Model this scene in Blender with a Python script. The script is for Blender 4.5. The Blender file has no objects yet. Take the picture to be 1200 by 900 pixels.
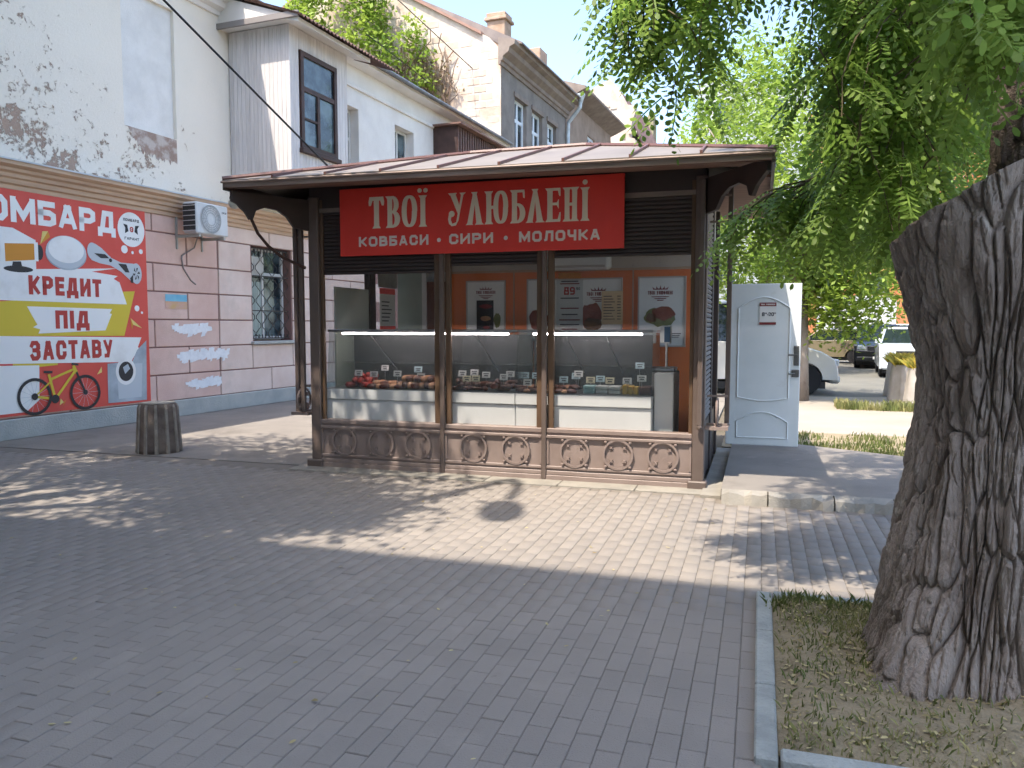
import bpy, bmesh, math, random
import numpy as np
from mathutils import Vector, Matrix

random.seed(7)
RNG = np.random.default_rng(7)
scene = bpy.context.scene
COL = scene.collection
R = math.radians

# ------------------------------------------------------------------ camera
cam_d = bpy.data.cameras.new('camera')
cam_d.sensor_width = 36.0
cam_d.lens = 27.6
cam_d.clip_start = 0.05
cam_d.clip_end = 2000.0
cam = bpy.data.objects.new('camera', cam_d)
COL.objects.link(cam)
cam.location = (0, 0, 1.6)
cam.rotation_euler = (R(90 - 4.23), 0, 0)
scene.camera = cam

# ------------------------------------------------------------------ sky, sun, exposure
SUN_AZ, SUN_EL = 222.0, 64.0          # where the sun stands, clockwise from +Y
world = bpy.data.worlds.new('World')
scene.world = world
world.use_nodes = True
wn = world.node_tree
for n_ in list(wn.nodes):
    wn.nodes.remove(n_)
sky = wn.nodes.new('ShaderNodeTexSky')
sky.sky_type = 'NISHITA'
sky.sun_disc = False
sky.sun_elevation = R(SUN_EL)
sky.sun_rotation = R(SUN_AZ)
sky.air_density = 0.95
sky.dust_density = 2.0
sky.ozone_density = 1.0
bg = wn.nodes.new('ShaderNodeBackground')
bg.inputs['Strength'].default_value = 0.15
wo = wn.nodes.new('ShaderNodeOutputWorld')
wn.links.new(sky.outputs[0], bg.inputs[0])
wn.links.new(bg.outputs[0], wo.inputs[0])

sun_d = bpy.data.lights.new('sun', 'SUN')
sun_d.energy = 2.3
sun_d.angle = R(0.53)
sun_d.color = (1.0, 0.90, 0.77)
sun = bpy.data.objects.new('sun', sun_d)
COL.objects.link(sun)
sd = Vector((math.sin(R(SUN_AZ)) * math.cos(R(SUN_EL)), math.cos(R(SUN_AZ)) * math.cos(R(SUN_EL)), math.sin(R(SUN_EL))))
sun.rotation_euler = (-sd).to_track_quat('-Z', 'Y').to_euler()
sun.location = sd * 60

scene.view_settings.view_transform = 'Standard'
scene.view_settings.look = 'None'
scene.view_settings.gamma = 1.0
scene.view_settings.use_curve_mapping = False
scene.view_settings.exposure = 1.8
scene.render.engine = 'CYCLES'
scene.cycles.use_denoising = True
scene.cycles.max_bounces = 5
scene.cycles.diffuse_bounces = 3
scene.cycles.glossy_bounces = 2
scene.cycles.transparent_max_bounces = 12
scene.cycles.use_light_tree = False
scene.cycles.use_adaptive_sampling = True
scene.cycles.adaptive_threshold = 0.03
scene.cycles.caustics_reflective = False
scene.cycles.caustics_refractive = False

# ------------------------------------------------------------------ helpers
def lin(h):
    h = h.lstrip('#')
    out = []
    for i in (0, 2, 4):
        c = int(h[i:i + 2], 16) / 255.0
        out.append(c / 12.92 if c <= 0.04045 else ((c + 0.055) / 1.055) ** 2.4)
    return tuple(out)

def c4(c):
    if isinstance(c, str):
        c = lin(c)
    return (c[0], c[1], c[2], 1.0)

MATS = {}
def mat(name, col, rough=0.7, col2=None, scale=4.0, lo=0.35, hi=0.65, detail=6.0, bump=0.0, bscale=None,
        metal=0.0, spec=None, rnd=0.0, stretch=(1, 1, 1), emit=0.0, trans=0.0, dist=0.0, coat=0.0, world=False, stain=None):
    """Principled material: two colours mixed by noise, piece-to-piece variation, fine bump."""
    if name in MATS:
        return MATS[name]
    m = bpy.data.materials.new(name)
    m.use_nodes = True
    nt = m.node_tree
    nt.nodes.clear()
    N, L = nt.nodes.new, nt.links.new
    out = N('ShaderNodeOutputMaterial')
    p = N('ShaderNodeBsdfPrincipled')
    L(p.outputs[0], out.inputs[0])
    p.inputs['Roughness'].default_value = rough
    p.inputs['Metallic'].default_value = metal
    if spec is not None:
        p.inputs['Specular IOR Level'].default_value = spec
    if coat:
        p.inputs['Coat Weight'].default_value = coat
        p.inputs['Coat Roughness'].default_value = 0.08
    p.inputs['Base Color'].default_value = c4(col)
    tc = N('ShaderNodeTexCoord')
    mp = N('ShaderNodeMapping')
    mp.inputs['Scale'].default_value = stretch
    if world:
        gpos = N('ShaderNodeNewGeometry'); L(gpos.outputs['Position'], mp.inputs[0])
    else:
        L(tc.outputs['Object'], mp.inputs[0])
    src = None
    if col2 is not None:
        nz = N('ShaderNodeTexNoise')
        nz.inputs['Scale'].default_value = scale
        nz.inputs['Detail'].default_value = detail
        nz.inputs['Roughness'].default_value = 0.6
        nz.inputs['Distortion'].default_value = dist
        L(mp.outputs[0], nz.inputs['Vector'])
        mr = N('ShaderNodeMapRange')
        mr.inputs['From Min'].default_value = lo
        mr.inputs['From Max'].default_value = hi
        L(nz.outputs[0], mr.inputs[0])
        mx = N('ShaderNodeMix')
        mx.data_type = 'RGBA'
        L(mr.outputs[0], mx.inputs[0])
        mx.inputs[6].default_value = c4(col)
        mx.inputs[7].default_value = c4(col2)
        src = mx.outputs[2]
    if rnd:
        ge = N('ShaderNodeNewGeometry')
        oi = N('ShaderNodeObjectInfo')
        ad = N('ShaderNodeMath'); ad.operation = 'ADD'
        L(ge.outputs['Random Per Island'], ad.inputs[0]); L(oi.outputs['Random'], ad.inputs[1])
        fr = N('ShaderNodeMath'); fr.operation = 'FRACT'
        L(ad.outputs[0], fr.inputs[0])
        m2 = N('ShaderNodeMapRange')
        m2.inputs['To Min'].default_value = 1.0 - rnd
        m2.inputs['To Max'].default_value = 1.0 + rnd
        L(fr.outputs[0], m2.inputs[0])
        hs = N('ShaderNodeHueSaturation')
        L(m2.outputs[0], hs.inputs['Value'])
        if src:
            L(src, hs.inputs['Color'])
        else:
            hs.inputs['Color'].default_value = c4(col)
        src = hs.outputs[0]
    if stain:                                   # (colour, scale, from, to): worn or dirty patches with a shape of their own
        for (sc_col, sc_s, sc_lo, sc_hi) in stain:
            ns = N('ShaderNodeTexNoise'); ns.inputs['Scale'].default_value = sc_s; ns.inputs['Detail'].default_value = 8.0; ns.inputs['Roughness'].default_value = .65
            L(mp.outputs[0], ns.inputs['Vector'])
            mr3 = N('ShaderNodeMapRange'); L(ns.outputs[0], mr3.inputs[0]); mr3.inputs['From Min'].default_value = sc_lo; mr3.inputs['From Max'].default_value = sc_hi
            mx3 = N('ShaderNodeMix'); mx3.data_type = 'RGBA'; L(mr3.outputs[0], mx3.inputs[0])
            if src: L(src, mx3.inputs[6])
            else: mx3.inputs[6].default_value = c4(col)
            mx3.inputs[7].default_value = c4(sc_col)
            src = mx3.outputs[2]
    if src:
        L(src, p.inputs['Base Color'])
    if bump:
        nb = N('ShaderNodeTexNoise')
        nb.inputs['Scale'].default_value = bscale or 60.0
        nb.inputs['Detail'].default_value = 5.0
        L(mp.outputs[0], nb.inputs['Vector'])
        bp = N('ShaderNodeBump')
        bp.inputs['Strength'].default_value = min(1.0, bump)
        bp.inputs['Distance'].default_value = 0.02
        L(nb.outputs[0], bp.inputs['Height'])
        L(bp.outputs[0], p.inputs['Normal'])
    if emit:
        p.inputs['Emission Color'].default_value = c4(col)
        p.inputs['Emission Strength'].default_value = emit
    if trans:
        tr = N('ShaderNodeBsdfTranslucent')
        if src:
            L(src, tr.inputs[0])
        else:
            tr.inputs[0].default_value = c4(col)
        ms = N('ShaderNodeMixShader')
        ms.inputs[0].default_value = trans
        L(p.outputs[0], ms.inputs[1]); L(tr.outputs[0], ms.inputs[2])
        L(ms.outputs[0], out.inputs[0])
    MATS[name] = m
    return m

def glass(name, tint='#e8f2ee', ior=1.45, rough=0.02, dens=0.0):
    """Thin pane: see-through, mirror-like at grazing angles; dens adds a little dusty film."""
    if name in MATS:
        return MATS[name]
    m = bpy.data.materials.new(name)
    m.use_nodes = True
    nt = m.node_tree
    nt.nodes.clear()
    N, L = nt.nodes.new, nt.links.new
    out = N('ShaderNodeOutputMaterial')
    tr = N('ShaderNodeBsdfTransparent'); tr.inputs[0].default_value = c4(tint)
    gl = N('ShaderNodeBsdfGlossy'); gl.inputs['Roughness'].default_value = rough
    lw = N('ShaderNodeLayerWeight'); lw.inputs[0].default_value = .5
    pw = N('ShaderNodeMath'); pw.operation = 'POWER'; L(lw.outputs['Facing'], pw.inputs[0]); pw.inputs[1].default_value = 5.0
    f0 = ((ior - 1) / (ior + 1)) ** 2
    fr = N('ShaderNodeMath'); fr.operation = 'MULTIPLY_ADD'; L(pw.outputs[0], fr.inputs[0]); fr.inputs[1].default_value = 1 - f0; fr.inputs[2].default_value = f0
    mx = N('ShaderNodeMixShader')
    L(fr.outputs[0], mx.inputs[0]); L(tr.outputs[0], mx.inputs[1]); L(gl.outputs[0], mx.inputs[2])
    last = mx
    if dens:
        df = N('ShaderNodeBsdfDiffuse'); df.inputs[0].default_value = c4('#c9d2cf')
        m2 = N('ShaderNodeMixShader'); m2.inputs[0].default_value = dens
        L(mx.outputs[0], m2.inputs[1]); L(df.outputs[0], m2.inputs[2])
        last = m2
    L(last.outputs[0], out.inputs[0])
    MATS[name] = m
    return m

class MB:
    """Collects simple solids; build() links them as ONE mesh object."""
    def __init__(s):
        s.v, s.f, s.mi, s.cur = [], [], [], 0
    def add(s, vs, fs):
        b = len(s.v)
        s.v += [tuple(p) for p in vs]
        for f in fs:
            s.f.append(tuple(b + i for i in f)); s.mi.append(s.cur)
        return s
    def box(s, x0, y0, z0, x1, y1, z1):
        x0, x1 = min(x0, x1), max(x0, x1); y0, y1 = min(y0, y1), max(y0, y1); z0, z1 = min(z0, z1), max(z0, z1)
        return s.add([(x0, y0, z0), (x1, y0, z0), (x1, y1, z0), (x0, y1, z0), (x0, y0, z1), (x1, y0, z1), (x1, y1, z1), (x0, y1, z1)],
                     [(0, 3, 2, 1), (4, 5, 6, 7), (0, 1, 5, 4), (1, 2, 6, 5), (2, 3, 7, 6), (3, 0, 4, 7)])
    def cbox(s, x0, y0, z0, x1, y1, z1, c):
        """box with chamfered vertical-and-front edges (all 12 edges)"""
        c = min(c, abs(x1 - x0) * .45, abs(y1 - y0) * .45, abs(z1 - z0) * .45)
        vs = []
        idx = {}
        X, Y, Z = (x0, x1), (y0, y1), (z0, z1)
        for i in (0, 1):
            for j in (0, 1):
                for k in (0, 1):
                    sx, sy, sz = (1 if i == 0 else -1), (1 if j == 0 else -1), (1 if k == 0 else -1)
                    for a in range(3):
                        p = [X[i] + sx * c, Y[j] + sy * c, Z[k] + sz * c]
                        p[a] = (X[i], Y[j], Z[k])[a]
                        idx[(i, j, k, a)] = len(vs); vs.append(tuple(p))
        fs = []
        for a in range(3):
            o = [q for q in range(3) if q != a]
            for t in (0, 1):
                q = []
                for (m, n) in ((0, 0), (1, 0), (1, 1), (0, 1)):
                    k = [0, 0, 0]; k[a] = t; k[o[0]] = m; k[o[1]] = n
                    q.append(idx[(k[0], k[1], k[2], a)])
                fs.append(q if (t == 1) != (a == 1) else q[::-1])
        for a in range(3):          # edges along axis a
            o = [q for q in range(3) if q != a]
            for m in (0, 1):
                for n in (0, 1):
                    q = []
                    for t, ax in ((0, o[0]), (1, o[0]), (1, o[1]), (0, o[1])):
                        k = [0, 0, 0]; k[a] = t; k[o[0]] = m; k[o[1]] = n
                        q.append(idx[(k[0], k[1], k[2], ax)])
                    fs.append(q)
        for i in (0, 1):
            for j in (0, 1):
                for k in (0, 1):
                    fs.append([idx[(i, j, k, 0)], idx[(i, j, k, 1)], idx[(i, j, k, 2)]])
        s.add(vs, fs)
        s.fix = True
        return s
    def prism(s, poly, axis, a, b):
        n = len(poly)
        def P(p, t):
            if axis == 'x': return (t, p[0], p[1])
            if axis == 'y': return (p[0], t, p[1])
            return (p[0], p[1], t)
        vs = [P(p, a) for p in poly] + [P(p, b) for p in poly]
        fs = [tuple(range(n))[::-1], tuple(range(n, 2 * n))]
        fs += [(i, (i + 1) % n, n + (i + 1) % n, n + i) for i in range(n)]
        s.fix = True
        return s.add(vs, fs)
    def tube(s, path, r, n=8, cap=True):
        pts = [Vector(p) for p in path]
        m = len(pts)
        rs = r if isinstance(r, (list, tuple)) else [r] * m
        ref = Vector((0, 0, 1))
        base = len(s.v)
        prev = None
        rings = []
        for i, p in enumerate(pts):
            t = (pts[min(i + 1, m - 1)] - pts[max(i - 1, 0)]).normalized()
            if prev is None:
                q = ref if abs(t.dot(ref)) < 0.95 else Vector((1, 0, 0))
                a = t.cross(q).normalized()
            else:
                a = (prev - t * prev.dot(t)).normalized()
            prev = a
            b = t.cross(a)
            rings.append([p + (a * math.cos(2 * math.pi * k / n) + b * math.sin(2 * math.pi * k / n)) * rs[i] for k in range(n)])
        vs = [q for rg in rings for q in rg]
        fs = []
        for i in range(m - 1):
            for k in range(n):
                fs.append((i * n + k, i * n + (k + 1) % n, (i + 1) * n + (k + 1) % n, (i + 1) * n + k))
        if cap:
            fs.append(tuple(range(n))[::-1]); fs.append(tuple((m - 1) * n + k for k in range(n)))
        return s.add(vs, fs)
    def lathe(s, prof, n=24, c=(0, 0, 0), cap=True, mod=None):
        vs, fs = [], []
        m = len(prof)
        for (r, z) in prof:
            for k in range(n):
                a = 2 * math.pi * k / n
                rr = r * (mod(a, z) if mod else 1)
                vs.append((c[0] + rr * math.cos(a), c[1] + rr * math.sin(a), c[2] + z))
        for i in range(m - 1):
            for k in range(n):
                fs.append((i * n + k, i * n + (k + 1) % n, (i + 1) * n + (k + 1) % n, (i + 1) * n + k))
        if cap:
            fs.append(tuple(range(n))[::-1]); fs.append(tuple((m - 1) * n + k for k in range(n)))
        return s.add(vs, fs)
    def quad(s, a, b, c, d):
        return s.add([a, b, c, d], [(0, 1, 2, 3)])
    def mesh(s, name, mats, smooth=False):
        me = bpy.data.meshes.new(name)
        me.from_pydata(s.v, [], s.f)
        if not isinstance(mats, (list, tuple)):
            mats = [mats]
        for m in mats:
            me.materials.append(m)
        if len(mats) > 1:
            me.polygons.foreach_set('material_index', s.mi)
        if getattr(s, 'fix', False):
            bm = bmesh.new(); bm.from_mesh(me)
            bmesh.ops.recalc_face_normals(bm, faces=bm.faces)
            bm.to_mesh(me); bm.free()
        if smooth:
            me.polygons.foreach_set('use_smooth', [True] * len(me.polygons))
        me.update()
        return me
    def build(s, name, mats, parent=None, smooth=False, loc=None, rz=None):
        return link(name, s.mesh(name, mats, smooth), parent, loc, rz)

def link(name, me, parent=None, loc=None, rz=None):
    o = bpy.data.objects.new(name, me)
    COL.objects.link(o)
    if parent:
        o.parent = parent
    if loc is not None:
        o.location = loc
    if rz is not None:
        o.rotation_euler = (0, 0, rz)
    return o

def tag(o, label, cat, group=None):
    o['label'] = label
    o['category'] = cat
    if group:
        o['group'] = group
    return o

def thing(name, label, cat, loc=(0, 0, 0), rz=0.0, group=None):
    o = bpy.data.objects.new(name, None)
    o.empty_display_size = 0.2
    COL.objects.link(o)
    o.location = loc
    o.rotation_euler = (0, 0, rz)
    return tag(o, label, cat, group)

def structure(o):
    o['kind'] = 'structure'
    return o

def stuff(o):
    o['kind'] = 'stuff'
    return o

def copy_tree(o, parent=None):
    c = o.copy()
    COL.objects.link(c)
    c.parent = parent
    for ch in list(o.children):
        copy_tree(ch, c)
    return c

def place(o, loc, rz):
    o.location = loc
    o.rotation_euler = (0, 0, rz)
    return o

def npmesh(name, V, F, mats, smooth=False):
    """numpy verts (n,3), faces (m,k) all of one size k"""
    me = bpy.data.meshes.new(name)
    V = np.ascontiguousarray(V, dtype=np.float32); F = np.ascontiguousarray(F, dtype=np.int32)
    k = F.shape[1]
    me.vertices.add(len(V)); me.vertices.foreach_set('co', V.ravel())
    me.loops.add(F.size); me.loops.foreach_set('vertex_index', F.ravel())
    me.polygons.add(len(F))
    me.polygons.foreach_set('loop_start', np.arange(0, F.size, k, dtype=np.int32))
    me.polygons.foreach_set('loop_total', np.full(len(F), k, dtype=np.int32))
    for m in (mats if isinstance(mats, (list, tuple)) else [mats]):
        me.materials.append(m)
    if smooth:
        me.polygons.foreach_set('use_smooth', np.ones(len(F), dtype=bool))
    me.update(calc_edges=True)
    me.validate()
    return me

# value noise in numpy (smooth, seeded)
_PERM = RNG.random((64, 64, 64)).astype(np.float32)
def vnoise(x, y, z):
    xi, yi, zi = np.floor(x).astype(int), np.floor(y).astype(int), np.floor(z).astype(int)
    fx, fy, fz = x - xi, y - yi, z - zi
    fx, fy, fz = fx * fx * (3 - 2 * fx), fy * fy * (3 - 2 * fy), fz * fz * (3 - 2 * fz)
    def g(a, b, c):
        return _PERM[(xi + a) % 64, (yi + b) % 64, (zi + c) % 64]
    x00 = g(0, 0, 0) * (1 - fx) + g(1, 0, 0) * fx; x10 = g(0, 1, 0) * (1 - fx) + g(1, 1, 0) * fx
    x01 = g(0, 0, 1) * (1 - fx) + g(1, 0, 1) * fx; x11 = g(0, 1, 1) * (1 - fx) + g(1, 1, 1) * fx
    return (x00 * (1 - fy) + x10 * fy) * (1 - fz) + (x01 * (1 - fy) + x11 * fy) * fz

# frames of the place: the kiosk / paving grid and the row of buildings on the left
K_LOC, K_RZ = (-2.279, 8.925, 0.0), R(-17.5)       # x along the kiosk front, y away from the viewer
B_LOC, B_RZ = (-7.13, 10.85, 0.0), R(-21.5)        # x out of the facades, y along the street
# ================================================================== GROUND
m_earth = mat('bare earth', '#6f665a', .95, '#57503f', 1.5, bump=.6, bscale=30)
m_joint = mat('paver joint sand', '#756e67', .95, '#80786f', 6)
m_paver = mat('clay and concrete pavers', '#89827b', .86, '#938b83', 1.1, bump=.35, bscale=140, rnd=.05, world=True, stain=[('#7f7872', .55, .50, .75), ('#999087', 2.3, .58, .8), ('#756e67', 9.0, .64, .8)])
m_asph = mat('worn asphalt', '#7f7973', .92, '#8f8880', .9, bump=.5, bscale=120, stain=[('#6f6963', .8, .52, .7), ('#9c948b', 3.0, .6, .8)])
m_conc = mat('pale concrete', '#9d978d', .88, '#86827a', 3, bump=.4, bscale=70)
m_road = mat('sun bleached concrete road', '#a49b8e', .9, '#938a7e', .5, bump=.3, bscale=60)
m_kerb = mat('kerb concrete', '#8f938f', .85, '#a8aba6', 6, bump=.5, bscale=60)
m_soil = mat('dry soil', '#85785f', .95, '#9a8c72', 3, bump=.8, bscale=40, stain=[('#6d614c', 5, .55, .75)])
m_grass = mat('grass blades', '#55662f', .7, '#7d8048', 2.5, rnd=.25, trans=.3)
m_drygrass = mat('dry grass blades', '#a39a68', .8, '#6f7a42', 2.0, rnd=.25, trans=.25)
m_litter = mat('fallen yellow leaves', '#c9bd8e', .85, '#8f7d50', 3, rnd=.25, trans=.2)

g = MB().quad((-400, -400, -.045), (400, -400, -.045), (400, 700, -.045), (-400, 700, -.045)).build('ground', m_earth)
structure(g)

# paved square: a bed sheet with clay pavers laid on it in running bond
pav = MB()
pav.box(-7.2, -12.0, -.040, 9.0, -.02, -.0065)
pavement = structure(pav.build('pavement', m_joint, loc=K_LOC, rz=K_RZ))
PL, PW, GAP = .2, .1, .002
def paver_mesh():
    b = MB()
    x, y, c = PW / 2 - GAP / 2, PL / 2 - GAP / 2, .0035
    vs = []
    for (dx, z) in ((0, -.022), (0, -c), (c, 0)):
        vs += [(-x + dx, -y + dx, z), (x - dx, -y + dx, z), (x - dx, y - dx, z), (-x + dx, y - dx, z)]
    fs = []
    for r_ in (0, 4):
        fs += [(r_ + i, r_ + (i + 1) % 4, r_ + 4 + (i + 1) % 4, r_ + 4 + i) for i in range(4)]
    fs.append((8, 9, 10, 11))
    return vs, fs
pv, pf = paver_mesh()
paver_me = MB().add(pv, pf).mesh('paver', m_paver)
spots = []
X0, X1, Y0, Y1 = -4.9, 7.2, -8.4, -.30
ix = 0
x = X0
while x < X1:
    y = Y0 + (PL / 2 if ix % 2 else 0)
    while y < Y1:
        cx, cy = x + PW / 2, y + PL / 2
        inbed = cx > 4.86 and -4.93 < cy < -3.02
        inslab = cx > 4.46 and cy > -.62
        if not inbed and not inslab and cy + PL / 2 < -.28:
            spots.append((cx, cy))
        y += PL
    x += PW; ix += 1
krot = Matrix.Rotation(K_RZ, 4, 'Z')
def toworld(cx, cy):
    p = krot @ Vector((cx, cy, 0))
    return p.x + K_LOC[0], p.y + K_LOC[1]
vis, rest = [], []
for s_ in spots:
    wx, wy = toworld(*s_)
    if wy > 2.62 and abs(wx) < wy * .66:
        vis.append((wy, s_))
    else:
        rest.append(s_)
vis.sort()
near = [s_ for _, s_ in vis[:300]]
rest += [s_ for _, s_ in vis[300:]]
def tilt(cx, cy):
    sag = .0014 * math.sin(cx * 1.3 + .5) * math.sin(cy * 1.1)
    return random.gauss(0, .0010) + sag, random.gauss(0, .004), random.gauss(0, .004), random.gauss(0, .006)
for (cx, cy) in near:
    o = link('paver', paver_me, pavement)
    dz, rx, ry, rzz = tilt(cx, cy)
    o.location = (cx, cy, dz)
    o.rotation_euler = (rx, ry, rzz)
PVn = np.array(pv)
VV, FF = [], []
pfq = np.array(pf)
for i, (cx, cy) in enumerate(rest):
    dz, rx, ry, rzz = tilt(cx, cy)
    Q = PVn.copy()
    Q[:, 2] += dz - ry * PVn[:, 0] + rx * PVn[:, 1]
    Q[:, 0] += cx - rzz * PVn[:, 1]; Q[:, 1] += cy + rzz * PVn[:, 0]
    VV.append(Q); FF.append(pfq + 12 * i)
stuff(link('pavers', npmesh('pavers', np.concatenate(VV), np.concatenate(FF), m_paver), pavement))

# asphalt yard between the paving and the buildings
structure(MB().box(-7.2, -.016, -.04, 4.2, 34.0, .002).build('asphalt_yard', m_asph, loc=K_LOC, rz=K_RZ))
# concrete strip in front of the kiosk
b = MB(); 
for i in range(6):
    x0 = -.15 + i * .775
    b.cbox(x0 + .003, -.285 + random.uniform(-.008, .008), -.03, x0 + .772, -.02, .012 + random.uniform(-.003, .003), .006)
structure(b.build('concrete_strip', m_conc, loc=K_LOC, rz=K_RZ))

# raised asphalt slab beside the kiosk with a broken kerb along its front
slab = structure(MB().prism([(4.545, -.42), (8.4, -.42), (8.4, 1.55), (6.6, 2.02), (5.3, 2.75), (4.545, 2.9)], 'z', -.03, .098).build('asphalt_slab', m_asph, loc=K_LOC, rz=K_RZ))
x0 = 4.55
rk = random.Random(3)
while x0 < 8.2:
    ln = rk.uniform(.34, .62)
    b = MB()
    n = 7
    top = .10
    vs = []
    for i in range(n):
        fx = x0 + .006 + (ln - .012) * i / (n - 1)
        j = rk.uniform(-.018, .018)
        vs += [(fx, -.60 + j + rk.uniform(-.02, .02), -.03), (fx, -.565 + j, top - rk.uniform(.0, .035)), (fx, -.425, top + .004)]
    fs = []
    for i in range(n - 1):
        for k in (0, 1):
            fs.append((i * 3 + k, (i + 1) * 3 + k, (i + 1) * 3 + k + 1, i * 3 + k + 1))
    b.add(vs, fs)
    b.build('kerb_stone', m_conc, slab)
    x0 += ln

# lower concrete step between kiosk and slab
structure(MB().box(4.36, -.40, -.03, 4.54, 2.6, .028).build('concrete_step', m_conc, loc=K_LOC, rz=K_RZ))

# concrete road behind the slab and the asphalt car park beyond it
structure(MB().prism([(4.4, 4.7), (16, 4.2), (22, 9.0), (24, 17.0), (12.6, 12.2), (4.4, 10.9)], 'z', -.04, .004).build('road', m_road, loc=K_LOC, rz=K_RZ))
structure(MB().prism([(4.4, 10.9), (12.6, 12.2), (24, 17), (60, 30), (60, 90), (4.4, 90)], 'z', -.04, -.004).build('car_park', mat('grey asphalt', '#66655f', .92, '#77756d', .6, bump=.4, bscale=80), loc=K_LOC, rz=K_RZ))

def blades(name, region, n, hmin, hmax, m, parent=None, loc=K_LOC, rz=K_RZ, lean=.5, w=.006, z0=0.0, clump=0, zfun=None):
    """grass as single tapered blades (two triangles each) inside a predicate region"""
    (xa, xb, ya, yb, test) = region
    P = []
    while len(P) < n:
        q = RNG.random((n * 2, 2)) * [xb - xa, yb - ya] + [xa, ya]
        if clump:
            k = vnoise(q[:, 0] * clump, q[:, 1] * clump, np.full(len(q), 3.3))
            q = q[k > RNG.random(len(q)) * .55 + .28]
        for a in q:
            if test(a[0], a[1]):
                P.append(a)
            if len(P) >= n:
                break
    P = np.array(P[:n])
    h = RNG.uniform(hmin, hmax, n); a = RNG.uniform(0, 2 * np.pi, n); l = RNG.uniform(.1, lean, n) * h
    dx, dy = np.cos(a), np.sin(a)
    if zfun is not None: z0 = zfun(P[:, 0], P[:, 1])
    V = np.zeros((n, 4, 3))
    ww = w * RNG.uniform(.6, 1.3, n)
    V[:, 0, 0] = P[:, 0] - dy * ww; V[:, 0, 1] = P[:, 1] + dx * ww; V[:, 0, 2] = z0
    V[:, 1, 0] = P[:, 0] + dy * ww; V[:, 1, 1] = P[:, 1] - dx * ww; V[:, 1, 2] = z0
    V[:, 2, 0] = P[:, 0] + dx * l * .4 + dy * ww * .7; V[:, 2, 1] = P[:, 1] + dy * l * .4 - dx * ww * .7; V[:, 2, 2] = z0 + h * .65
    V[:, 3, 0] = P[:, 0] + dx * l; V[:, 3, 1] = P[:, 1] + dy * l; V[:, 3, 2] = z0 + h
    F = np.arange(n * 4).reshape(n, 4)[:, [0, 1, 2, 3]]
    o = link(name, npmesh(name, V.reshape(-1, 3), F, m), parent)
    if parent is None:
        o.location = loc; o.rotation_euler = (0, 0, rz)
    return stuff(o)

gs = MB().prism([(4.4, 2.86), (5.3, 2.75), (6.6, 2.02), (8.4, 1.55), (16, 1.0), (16, 4.22), (4.4, 4.72)], 'z', -.04, .006)
structure(gs.build('verge', m_soil, loc=K_LOC, rz=K_RZ))
def verge_test(x, y):
    if x < 5.3: lo = 2.95
    elif x < 6.6: lo = 2.8 - (x - 5.3) * .56
    else: lo = 2.1 - (x - 6.6) * .28
    return lo < y < 4.55 - (x - 4.4) * .03
tag(blades('verge_grass', (4.5, 11, .9, 4.7, verge_test), 9000, .03, .085, m_grass, clump=2.2, w=.008, z0=.004), 'sunlit short grass strip between the asphalt slab and the road', 'grass')
tag(blades('road_grass', (6.3, 9.5, 7.7, 9.6, lambda x, y: abs(y - 8.6 + .1 * x - .7) < .35), 2500, .06, .2, m_drygrass, clump=2.0, w=.012, z0=.004), 'dry grass tuft growing on the pale road by the planters', 'grass')

# tree bed in the paving: kerb stones, soil, weeds and fallen leaves
bed = structure(MB().box(4.96, -4.84, -.04, 8.6, -3.1, -.004).build('tree_bed', m_soil, loc=K_LOC, rz=K_RZ))
def kerb(b, x0, y0, x1, y1):
    b.cbox(x0, y0, -.04, x1, y1, .035 + random.uniform(-.004, .004), .008)
for i in range(3):
    b = MB(); y0 = -4.93 + i * .63
    kerb(b, 4.87, y0 + .004, 4.955, y0 + .626)
    b.build('kerb_stone', m_kerb, bed)
for i in range(5):
    b = MB(); x0 = 4.96 + i * .75
    kerb(b, x0 + .004, -4.93, x0 + .746, -4.845)
    b.build('kerb_stone', m_kerb, bed)
    b = MB(); kerb(b, x0 + .004, -3.10, x0 + .746, -3.03)
    b.build('kerb_stone', m_kerb, bed)
# uneven soil surface
nx, ny = 240, 130
gx, gy = np.meshgrid(np.linspace(4.945, 8.5, nx), np.linspace(-4.855, -3.09, ny))
def soil_z(x, y):
    z = .030 + .05 * (vnoise(x * 2.2, y * 2.2, x * 0 + 1.5) - .4) + .03 * vnoise(x * 9, y * 9, x * 0 + 7.5) + .012 * vnoise(x * 31, y * 31, x * 0 + 3.5) + .07 * np.exp(-((x - 6.2) ** 2 + (y + 4.0) ** 2) / .6)
    e = np.clip(np.minimum(np.minimum(x - 4.945, y + 4.855), -3.09 - y) / .13, 0, 1)     # level with the kerb at the rim
    return .008 * (1 - e) + z * e
gz = soil_z(gx, gy)
V = np.stack([gx, gy, gz], -1).reshape(-1, 3)
ii = np.arange(nx * ny).reshape(ny, nx)
F = np.stack([ii[:-1, :-1], ii[:-1, 1:], ii[1:, 1:], ii[1:, :-1]], -1).reshape(-1, 4)
link('soil', npmesh('soil', V, F, m_soil, True), bed)
blades('weeds', (4.98, 7.6, -4.83, -3.12, lambda x, y: True), 13000, .012, .042, m_drygrass, bed, clump=2.0, w=.0032, lean=1.2, zfun=lambda x, y: soil_z(x, y) - .004)
blades('edge_weeds', (4.92, 7.4, -3.34, -3.02, lambda x, y: True), 800, .03, .085, m_grass, bed, clump=3.0, w=.005, lean=.9, zfun=lambda x, y: soil_z(x, y) - .01)
blades('green_weeds', (4.98, 6.2, -4.8, -3.3, lambda x, y: True), 1000, .015, .05, m_grass, bed, clump=2.6, w=.004, lean=1.0, zfun=lambda x, y: soil_z(x, y) - .005)
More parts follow.
